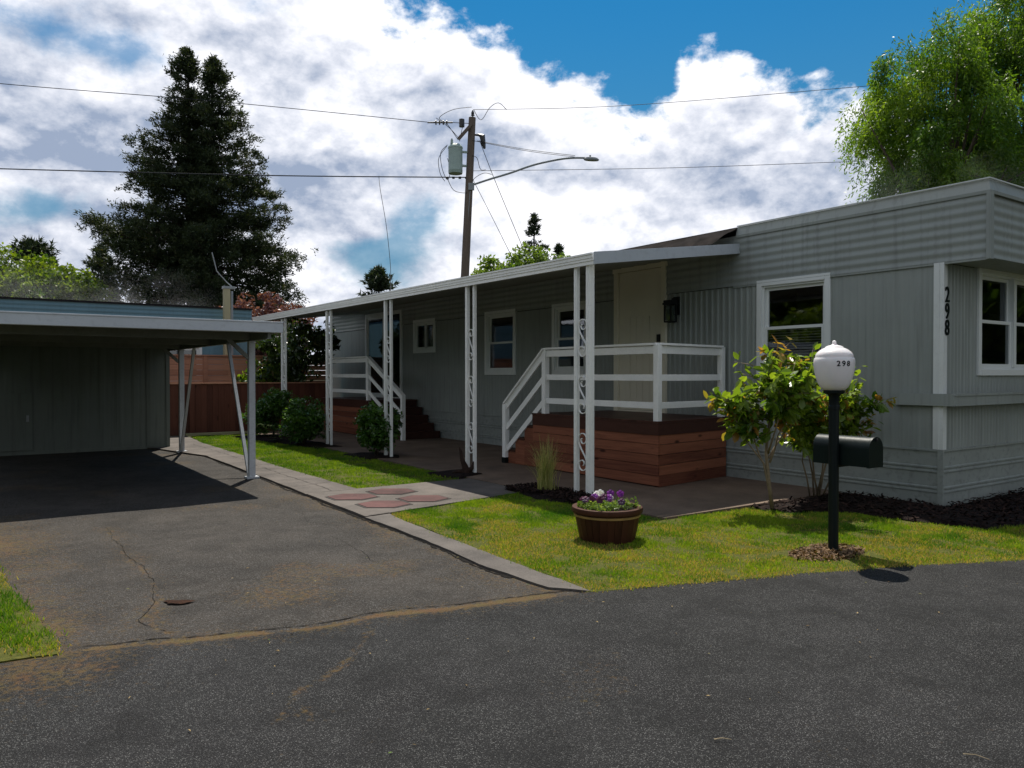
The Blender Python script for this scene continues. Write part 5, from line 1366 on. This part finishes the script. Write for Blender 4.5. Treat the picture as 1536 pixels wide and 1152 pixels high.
# fern
fp = HW(-3.62, 12.3, 0.05)
fern = thing('fern', 'light green fern low between the two farthest shrubs', 'fern', tuple(fp), home=False)
gf = np.random.default_rng(5)
for i in range(16):
    a = gf.uniform(0, 6.28); L = gf.uniform(0.32, 0.5); Vf = []
    for q in range(16):
        t = (q + 1) / 16; c = np.array([fp.x + math.cos(a) * L * t, fp.y + math.sin(a) * L * t, fp.z + 0.38 * math.sin(t * 2.2)])
        for sgn in (-1, 1):
            d = np.array([-math.sin(a) * sgn, math.cos(a) * sgn, -0.1]); l = 0.09 * (1.05 - t); f = np.array([math.cos(a), math.sin(a), 0]) * 0.014
            Vf += [c - f, c + f, c + d * l + f]
    Vf = np.array(Vf); mesh_np('frond', Vf - np.array(fp), 3, np.arange(len(Vf)), M['fern'], fern, gf.random(len(Vf)))

# rose bushes: leaves grouped on branching stems
def rose(name, label, xy, stems, seed, lsz, group=None, red=0.18, mat='rose', trunks=1, lpb=14):
    g = np.random.default_rng(seed); p = Vector((xy[0], xy[1], 0.04)); t = thing(name, label, 'shrub', tuple(p), group, home=False)
    mb = MB(); V = []; T = []
    def leaf(c, d, L, tint):
        d = d / (np.linalg.norm(d) + 1e-9); s = np.cross(d, np.array([0, 0, 1.0]) + g.normal(size=3) * 0.5); s /= np.linalg.norm(s) + 1e-9
        up = np.cross(s, d); w_ = L * 0.27
        V.extend([c, c + d * L * 0.35 + s * w_ + up * L * 0.05, c + d * L * 0.72 + s * w_ * 0.8 + up * L * 0.02, c + d * L - up * L * 0.08])
        V.extend([c, c + d * L - up * L * 0.08, c + d * L * 0.72 - s * w_ * 0.8 + up * L * 0.02, c + d * L * 0.35 - s * w_ + up * L * 0.05])
        T.extend([tint] * 8)
    for (b0, mid, end, r0, nb, spread) in stems:
        b0, mid, end = (np.array(p) + np.array(q) for q in (b0, mid, end))
        mb.tube([b0, b0 * 0.5 + mid * 0.5 + g.normal(size=3) * 0.015, mid, mid * 0.5 + end * 0.5 + g.normal(size=3) * 0.02, end], [r0, r0 * 0.85, r0 * 0.7, r0 * 0.45, r0 * 0.15], 7)
        for k in range(nb):
            u = g.uniform(0.25, 1.0); st = mid + (end - mid) * u
            d = g.normal(size=3); d[2] = abs(d[2]) * 0.5 + 0.15; d /= np.linalg.norm(d); L = spread * g.uniform(0.5, 1.1)
            e = st + d * L + np.array([0, 0, 0.0]); m = st * 0.5 + e * 0.5 + np.array([0, 0, 0.03])
            mb.tube([st, m, e], [r0 * 0.3, r0 * 0.22, 0.0015], 5)
            tb = g.uniform(0.05, 0.75); tip = g.random() < red
            for q in range(lpb):
                w_ = (q + 0.5) / lpb; c = st * (1 - w_) ** 2 + 2 * m * w_ * (1 - w_) + e * w_ ** 2 + g.normal(size=3) * 0.018
                ld = d * 0.5 + g.normal(size=3) * 0.8; ld[2] -= 0.35
                tint = tb + g.normal() * 0.1
                if tip and w_ > 0.55: tint = g.uniform(0.88, 1.0)
                else: tint = min(tint, 0.8)
                leaf(c, ld, lsz * g.uniform(0.55, 1.25), tint)
    mb.build('stem', M['rosebark'], t, smooth=True)
    V = np.array(V); mesh_np('foliage', V - np.array(p), 4, np.arange(len(V)), M[mat], t, np.clip(T, 0, 1))
    return t
M['rosebark'] = paint('pale shrub bark', (0.20, 0.155, 0.10), 0.8, 0.3, 10, 0.5, 40, 0.2)
rose('rose_bush', 'leafy rose bush with red tipped shoots on a pale stem beside the near deck', (2.84, 8.42),
     [((0, 0, 0), (-0.07, 0, 0.62), (-0.02, 0.0, 1.62), 0.024, 32, 0.42), ((-0.02, 0, 0.12), (-0.10, 0, 0.5), (-0.52, -0.08, 1.20), 0.014, 19, 0.36), ((-0.03, 0, 0.5), (0.06, 0, 0.8), (0.38, -0.08, 1.52), 0.013, 30, 0.38),
      ((-0.05, 0, 0.6), (-0.03, -0.2, 0.9), (0.08, -0.35, 1.38), 0.012, 26, 0.36), ((-0.04, 0, 0.55), (0.15, 0.1, 0.8), (0.46, 0.1, 1.15), 0.012, 26, 0.34), ((-0.05, 0, 0.4), (-0.2, 0, 0.75), (-0.36, -0.05, 1.0), 0.011, 16, 0.30)], 51, 0.125, 'rose bushes by the mulch bed', 0.20, lpb=11)
rose('rose_bush', 'second leafy rose bush with many dark stems near the wall behind the mailbox', (3.62, 9.25),
     [((0.05, 0, 0), (-0.10, -0.2, 0.5), (-0.20, -0.5, 1.15), 0.014, 26, 0.34), ((0.0, 0, 0), (-0.14, -0.2, 0.5), (-0.40, -0.55, 1.02), 0.012, 22, 0.32), ((0.06, 0, 0), (0.12, -0.15, 0.55), (0.28, -0.5, 1.22), 0.013, 28, 0.34),
      ((0.1, 0, 0), (0.24, -0.2, 0.6), (0.38, -0.55, 1.12), 0.012, 24, 0.28), ((-0.05, 0, 0), (-0.22, -0.2, 0.45), (-0.30, -0.5, 0.85), 0.011, 20, 0.28), ((0.03, 0, 0), (0.0, -0.3, 0.6), (0.05, -0.65, 1.22), 0.012, 24, 0.34)], 52, 0.11, 'rose bushes by the mulch bed', 0.25, lpb=11)

# tall grass clump, driftwood stump
def tuft(name, label, p, n, h, sp_, seed, mat):
    g = np.random.default_rng(seed); V = []; T = []
    for i in range(n):
        a = g.uniform(0, 6.28); L = h * g.uniform(0.5, 1.15); ln = sp_ * g.uniform(0.1, 1.0) ** 1.2; b = np.array([p[0] + g.normal() * 0.045, p[1] + g.normal() * 0.045, p[2]])
        sdv = np.array([-math.sin(a), math.cos(a), 0]) * 0.0048; prev = b; pts = []
        for q in range(6):
            t = q / 5; c = b + np.array([math.cos(a) * ln * t ** 2, math.sin(a) * ln * t ** 2, L * (t - 0.22 * t ** 3 * (ln / sp_))]); pts.append(c)
        for q in range(5):
            w0, w1 = 1 - q / 5.2, 1 - (q + 1) / 5.2
            V += [pts[q] - sdv * w0, pts[q] + sdv * w0, pts[q + 1] + sdv * w1, pts[q + 1] - sdv * w1]; T += [g.random()] * 4
    V = np.array(V); o = mesh_np(name, V - np.array(p), 4, np.arange(len(V)), mat, None, np.repeat(np.array(T)[::4], 4), loc=tuple(p))
    return tag(o, label, 'ornamental grass')
tuft('ornamental_grass', 'clump of tall thin arching grass in mulch before the near deck', (0.42, 9.62, 0.05), 300, 0.68, 0.34, 61, M['tuft'])
dp = HW(-3.02, 5.32, 0.04)
dw = thing('driftwood_stump', 'small dark twisted driftwood stump at the foot of the second post pair', 'stump', tuple(dp), home=False)
mb = MB()
mb.tube([dp, dp + Vector((0.0, 0, 0.10)), dp + Vector((-0.05, 0, 0.22)), dp + Vector((-0.07, 0.0, 0.34)), dp + Vector((-0.09, 0, 0.40))], [0.10, 0.05, 0.03, 0.02, 0.006], 7)
mb.tube([dp + Vector((0.02, 0, 0.03)), dp + Vector((0.10, -0.03, 0.10)), dp + Vector((0.12, -0.03, 0.19))], [0.06, 0.03, 0.008], 6)
mb.tube([dp + Vector((-0.02, 0, 0.03)), dp + Vector((-0.13, -0.05, 0.05)), dp + Vector((-0.2, -0.06, 0.01))], [0.05, 0.03, 0.01], 6)
M['drift'] = paint('dark driftwood', (0.035, 0.022, 0.018), 0.9, 0.4, 8, 0.9, 30, 0.1)
mb.build('stump_wood', M['drift'], dw, smooth=True)

# ------------------------------------------------------------------ barrel planter
PX, PY = 0.86, 6.98
pl = thing('barrel_planter', 'dark half barrel planter with a brass coloured hoop on the front lawn', 'planter', (PX, PY, 0.0), home=False)
ns_ = 26; mb = MB()
for k in range(ns_):
    a0 = 2 * math.pi * (k + 0.02) / ns_; a1 = 2 * math.pi * (k + 0.98) / ns_; jr = random.uniform(-0.002, 0.002); ti = random.random()
    vs = []
    for r, z in ((0.243, 0.0), (0.265, 0.10), (0.285, 0.20), (0.300, 0.305)):
        for a in (a0, a1):
            vs.append((PX + (r + jr) * math.cos(a), PY + (r + jr) * math.sin(a), z))
    for r, z in ((0.278, 0.305), (0.262, 0.20), (0.243, 0.10), (0.222, 0.0)):
        for a in (a0, a1): vs.append((PX + r * math.cos(a), PY + r * math.sin(a), z))
    fs = [(2 * i, 2 * i + 1, 2 * i + 3, 2 * i + 2) for i in range(7)] + [(0, 2, 4, 6, 8, 10, 12, 14), (15, 13, 11, 9, 7, 5, 3, 1)]
    mb.add(vs, fs, ti)
mb.lathe([(0.21, 0.004), (0.235, 0.005), (0.235, 0.2), (0.0, 0.2)], (PX, PY, 0), 24, 0.1)
mb.build('stave_body', M['barrel'], pl)
mb = MB(); mb.lathe([(0.298, 0.268), (0.318, 0.270), (0.322, 0.29), (0.316, 0.312), (0.296, 0.316), (0.272, 0.312), (0.272, 0.27)], (PX, PY, 0), 40, 0.7); mb.build('rim', M['barrel'], pl, smooth=40)
mb = MB(); mb.lathe([(0.296, 0.232), (0.3005, 0.233), (0.3025, 0.252), (0.298, 0.253)], (PX, PY, 0), 48); mb.build('hoop', M['brass'], pl, smooth=40)
mb = MB(); mb.lathe([(0.262, 0.24), (0.262, 0.285), (0.18, 0.292), (0.09, 0.297), (0.01, 0.298)], (PX, PY, 0), 30); mb.build('potting_soil', M['mulch'], pl, smooth=True)
pansy_defs = [(-0.17, -0.04, 'petald', 3, 'dark violet pansy plant at the left rim of the barrel planter', 0.2), (-0.03, 0.05, 'petalp', 9, 'pansy plant with purple and white blooms at the back of the barrel planter', 0.6),
              (0.02, -0.14, 'petald', 3, 'pansy plant with maroon blooms at the front of the barrel planter', 0.6), (-0.12, -0.15, None, 0, 'flowerless pale leafed plant at the front left of the barrel planter', 0.9), (0.14, -0.02, None, 0, 'largest leafy plant without blooms, right side of the barrel planter', 0.8)]
for i, (dx, dy, pm, nf, lab, br) in enumerate(pansy_defs):
    b = Vector((PX + dx, PY + dy, 0.29)); t = thing('pansy', lab, 'flower', tuple(b), 'pansies in the barrel planter', home=False)
    g = np.random.default_rng(70 + i); rng2 = rng; rng = g
    V, T = leaves(np.array(b) + g.normal(size=(30, 3)) * np.array([0.055, 0.055, 0.018]) + np.array([0, 0, 0.045]), 0.028, 9, 0.030, 0.42, up=0.3, tint0=g.uniform(0.2, br, 30))
    rng = rng2
    mesh_np('foliage', V - np.array(b), 4, np.arange(len(V)), M['pansyleaf'], t, T)
    for f in range(nf):
        mt = M[pm]
        if pm == 'petalp' and f in (1, 4, 6): mt = M['petalw']
        c = np.array(b) + np.array([g.normal() * 0.055, g.normal() * 0.03 - 0.03, 0.085 + g.random() * 0.05]); mb = MB()
        tl = Vector((g.normal() * 0.3, -1, 0.7 + g.normal() * 0.2)).normalized(); e1 = tl.cross(Vector((0, 0, 1))).normalized(); e2 = e1.cross(tl)
        for k in range(5):
            a = k * 2 * math.pi / 5 + 0.3; cc = Vector(c) + (e1 * math.cos(a) + e2 * math.sin(a)) * 0.018
            vs = [cc + tl * 0.003] + [cc + (e1 * math.cos(q * 1.047) + e2 * math.sin(q * 1.047)) * 0.019 - tl * 0.003 * (q % 2) for q in range(6)]
            mb.add(vs, [(0, q + 1, (q + 1) % 6 + 1) for q in range(6)], random.random())
        mb.build('bloom', mt, t)

# ------------------------------------------------------------------ utility pole, street light and wires
UPY = 34.0
pb, ptp = Vector((-2.34, UPY, 0)), Vector((-1.74, UPY, 12.75))
up = thing('utility_pole', 'tall leaning wooden utility pole with transformer rising behind the porch', 'utility pole', tuple(pb), home=False)
def PP(z): return pb.lerp(ptp, z / 12.75)
mb = MB(); mb.tube([pb, PP(6), ptp], [0.20, 0.185, 0.155], 14); mb.build('pole_shaft', M['polewood'], up, smooth=40)
mb = MB(); c = Vector((-2.47, UPY - 0.1, 10.28)); mb.lathe([(0.30, 0), (0.31, 0.03), (0.31, 0.12), (0.315, 0.13), (0.31, 0.14), (0.31, 1.08), (0.325, 1.09), (0.325, 1.15), (0.31, 1.17), (0.22, 1.27), (0.05, 1.30)], c, 24)
mb.bar((c.x + 0.28, c.y, c.z + 0.35), (PP(10.6).x, UPY, c.z + 0.35), 0.1, 0.08); mb.bar((c.x + 0.28, c.y, c.z + 0.95), (PP(11.2).x, UPY, c.z + 0.95), 0.1, 0.08)
mb.lathe([(0.05, 0), (0.07, 0.05), (0.05, 0.1), (0.06, 0.15), (0.03, 0.25)], (c.x - 0.15, c.y - 0.1, c.z + 1.25), 10)
mb.build('transformer', M['transf'], up, smooth=40)
mb = MB(); mb.bar((-2.33, UPY - 0.22, 11.75), (PP(12.3).x + 0.02, UPY - 0.2, 12.42), 0.14, 0.12)
mb.build('cross_brace', M['polewood'], up)
def ins(fn):
    mb = MB(); fn(mb); mb.build('insulator', M['insul'], up, smooth=40)
ins(lambda m: m.lathe([(0.03, 0.0), (0.03, 0.12), (0.09, 0.13), (0.05, 0.2), (0.08, 0.22), (0.04, 0.32), (0.02, 0.36)], (ptp.x + 0.02, UPY, 12.72), 10))
def bells(m):
    P = [(-2.6, 0.035)]
    for k in range(4):
        x = -2.85 - 0.16 * k; P += [(x + 0.03, 0.035), (x + 0.025, 0.10), (x - 0.025, 0.10), (x - 0.03, 0.035)]
    P += [(-3.7, 0.03)]
    m.tube([(x, UPY, 12.54) for x, r in P], [r for x, r in P], 10)
ins(bells)
ins(lambda m: m.tube([(-2.6, UPY, 12.54), (-1.85, UPY, 12.5)], 0.015, 6))
ins(lambda m: m.tube([(-2.2, UPY, 12.35), (-2.2, UPY, 12.68)], 0.12, 8))
ins(lambda m: m.tube([(-1.62, UPY, 12.0), (-1.45, UPY, 12.0), (-1.3, UPY, 11.95), (-1.25, UPY, 11.6), (-1.2, UPY, 11.4)], [0.04, 0.06, 0.13, 0.10, 0.05], 8))
for k in range(4): ins(lambda m, k=k: m.tube([(-1.95 - 0.28 * k, UPY, 10.13), (-2.06 - 0.28 * k, UPY, 10.13)], 0.055, 8))
def X34(px, py): return ((px - 768) / 1160 * UPY, UPY - 0.15, 1.5 + (562 - py) / 1160 * UPY)
def smooth_pts(P, n=8):
    P = [Vector(p) for p in P]; out = []
    for i in range(len(P) - 1):
        a, b, c, d = P[max(i - 1, 0)], P[i], P[i + 1], P[min(i + 2, len(P) - 1)]
        for k in range(n):
            t = k / n; out.append(0.5 * ((2 * b) + (c - a) * t + (2 * a - 5 * b + 4 * c - d) * t * t + (3 * b - a - 3 * c + d) * t ** 3))
    return out + [P[-1]]
for P in ([(688, 213), (672, 190), (660, 180), (680, 168), (708, 164)], [(711, 168), (722, 183), (735, 165), (748, 158), (760, 168)], [(672, 220), (662, 232), (664, 255), (672, 272), (676, 258), (672, 240)],
          [(671, 222), (659, 240), (661, 262), (668, 274)], [(671, 268), (680, 286), (692, 291), (706, 291)], [(690, 215), (693, 200), (696, 188)], [(709, 236), (716, 240), (721, 256), (729, 257)], [(707, 281), (712, 270), (726, 262), (738, 264)], [(655, 180), (675, 195), (690, 212)]):
    mb = MB(); mb.tube(smooth_pts([X34(*q) for q in P]), 0.013, 4); mb.build('jumper_cable', M['wire'], up)
mb = MB(); mb.tube([X34(706, 284), X34(696, 412)], 0.02, 5); mb.build('ground_wire', M['galv'], up)
mb = MB(); mb.tube(smooth_pts([X34(706, 280.6), X34(735, 271), X34(765, 262), X34(800, 250), X34(836, 242), X34(858, 239.5), X34(877, 239.5)]), 0.045, 8); mb.box((-1.9, UPY - 0.24, 9.55), (-1.65, UPY - 0.1, 9.85))
ar = mb.build('light_arm', M['galv'], up, smooth=40)
mb = MB(); h0 = Vector(X34(886, 241))
for z, rr in ((0, 1),): 
    mb.lathe([(0.05, -0.08), (0.14, -0.07), (0.16, -0.02), (0.13, 0.05), (0.06, 0.08)], (0, 0, 0), 16)
mb.v = [(h0.x + x * 2.2, h0.y + y, h0.z + z - x * 0.12) for x, y, z in mb.v]
mb.tube([(h0.x - 0.05, h0.y, h0.z + 0.06), (h0.x - 0.05, h0.y, h0.z + 0.16)], 0.04, 8)
mb.build('light_head', M['galv'], ar, smooth=40)
for P in ([(709, 213.6), (790, 229), (862, 238)], [(716, 214), (790, 227), (862, 236)]):
    mb = MB(); mb.tube(smooth_pts([X34(*q) for q in P]), 0.012, 4); mb.build('arm_stay', M['wire'], ar)
def wire(P, r, label, cat='power line'):
    P = [Vector(p) for p in P]
    mb = MB(); mb.tube(smooth_pts(P, 10), r, 5); b = P[0]
    o = mb.build('power_line', M['wire'], None, home=False)
    return tag(o, label, cat, 'overhead wires')
def at(px, py, Y): return ((px - 768) / 1160 * Y, Y, 1.5 + (562 - py) / 1160 * Y)
wire([(-3.7, UPY, 12.56), at(330, 154, 32.0), at(0, 127, 29.7), at(-300, 95, 27)], 0.015, 'thin upper wire running left from the pole top across the huge pine')
wire([(-2.05, UPY, 10.15), at(400, 264, 33.3), at(0, 254, 32.8), at(-300, 245, 32)], 0.026, 'thick lower cable running left from the pole below the transformer')
wire([(-1.7, UPY, 13.1), at(930, 160.5, 33), at(1275, 133, 31), at(1600, 104, 29)], 0.012, 'thin upper wire running right from the pole top to the willow')
wire([(-1.75, UPY, 10.43), at(1000, 253, 33.5), at(1290, 243, 33), at(1600, 233, 32.5)], 0.012, 'thin lower wire running right from the pole to the willow')
wire([at(569, 265, 33.8), at(571, 285, 33), at(580, 340, 32), at(586, 400, 31), at(586, 440, 30)], 0.012, 'thin service wire hanging down from the thick left cable')
wire([at(719.5, 212, 34), at(741, 268, 34), at(780, 362, 34.5), at(800, 410, 35)], 0.014, 'long guy wire slanting right from the pole top to the trees')
wire([at(707.7, 266.7, 34), at(735, 320, 34), at(761, 372, 34.3), at(785, 420, 35)], 0.012, 'shorter guy wire slanting right from the middle of the pole')

# small things on the asphalt
def bit(name, x, y, l, wd, a, mat, label, cat, z=0.022):
    mb = MB(); d = Vector((math.cos(a), math.sin(a), 0)); mb.bar(Vector((x, y, z)) - d * l / 2, Vector((x, y, z)) + d * l / 2, wd, 0.005)
    tag(mb.build(name, mat, home=False), label, cat)
def twig(pts, r, mat, label):
    mb = MB(); mb.tube(pts, [r, r * 0.8, r * 0.35], 5)
    tag(mb.build('twig', mat, home=False), label, 'twig')
M['twigm'] = paint('dry twig', (0.36, 0.29, 0.19), 0.8, 0.3, 30, 0.3, 60, 0.1)
twig([(0.82, 3.12, 0.021), (0.855, 3.125, 0.024), (0.89, 3.118, 0.021)], 0.0028, M['twigm'], 'short pale twig lying on the dark road, bottom right')
twig([(1.76, 3.00, 0.021), (1.80, 2.985, 0.025), (1.835, 2.955, 0.021)], 0.0024, M['twigm'], 'thin pale twig on the dark road nearest the bottom right corner')
gl_ = np.random.default_rng(99); n = 90
x = gl_.uniform(-3.5, 4.5, n); y = road_edge(x) - np.abs(gl_.normal(0, 1.1, n)) - 0.03
x2 = gl_.uniform(-3.2, 0.2, 60); y2 = gl_.uniform(4.9, 9, 60); hv = (x2 - O[0]) * VX[0] + (y2 - O[1]) * VX[1]; ok = (hv < -5.7) & (hv > -8.8)
x = np.concatenate([x, x2[ok]]); y = np.concatenate([y, y2[ok]]); zz = np.concatenate([np.full(n, 0.02), np.full(ok.sum(), 0.008)]); n = len(x)
a = gl_.uniform(0, 6.28, n); L = gl_.uniform(0.004, 0.016, n); Wd = L * gl_.uniform(0.12, 0.5, n); V = np.empty((n, 4, 3)); up_ = gl_.uniform(0, 0.006, n)
for k, (p, q) in enumerate([(-1, 0), (0, -1), (1, 0), (0, 1)]):
    V[:, k] = np.stack([x + np.cos(a) * p * L - np.sin(a) * q * Wd, y + np.sin(a) * p * L + np.cos(a) * q * Wd, zz + up_ * (k % 2)], -1)
M['litter'] = leafmat('dry leaf scraps', (0.05, 0.03, 0.015), (0.34, 0.25, 0.12), (0.10, 0.16, 0.03), 0.7, 0.1, 0.1)
tag(mesh_np('leaf_litter', V.reshape(-1, 3), 4, np.arange(n * 4), M['litter'], None, np.repeat(gl_.random(n), 4)), 'tiny dry leaf scraps scattered over the asphalt', 'leaf litter', kind='stuff')

# ------------------------------------------------------------------ thin steam rising off the sun warmed wet roofs
def steam(name, label, c0, c1, dens, frame_home=True):
    m = bpy.data.materials.new('steam'); m.use_nodes = True; t = NT(m.node_tree); t.n.remove(t.n['Principled BSDF'])
    pv = t.new('ShaderNodeVolumePrincipled'); pv.inputs['Color'].default_value = (0.95, 0.95, 0.97, 1); pv.inputs['Anisotropy'].default_value = 0.3
    g = t.coord('Generated'); sp = t.new('ShaderNodeSeparateXYZ'); t.put(sp.inputs[0], g)
    ed = None
    for i in (0, 1):
        q = t.math('MULTIPLY', t.map(sp.outputs[i], 0.0, 0.25, 0, 1, True), t.map(sp.outputs[i], 0.75, 1.0, 1, 0, True)); ed = q if ed is None else t.math('MULTIPLY', ed, q)
    ed = t.math('MULTIPLY', ed, t.math('POWER', t.map(sp.outputs[2], 0.0, 0.95, 1, 0, True), 1.5))
    nz = t.map(t.noise(t.coord('Object', (1, 1, 1.4)), 0.8, 4, 0.6, 0.6), 0.42, 0.68, 0, 1, True)
    t.put(pv.inputs['Density'], t.math('MULTIPLY', t.math('MULTIPLY', ed, nz), dens))
    t.l.new(pv.outputs[0], t.n['Material Output'].inputs['Volume'])
    o = MB().box(c0, c1).build(name, m, None, home=frame_home)
    tag(o, label, 'steam', kind='stuff')
steam('steam', 'faint steam rising from the blue home roof', (-9.6, 18.2, 3.40), (-2.6, 23, 4.9), 0.06)
steam('steam', 'faint steam above the grey home roof at the right edge', (0.3, -0.2, 3.72), (3.6, 2.0, 4.7), 0.05)
scene.cycles.volume_step_rate = 4.0
scene.cycles.volume_max_steps = 32
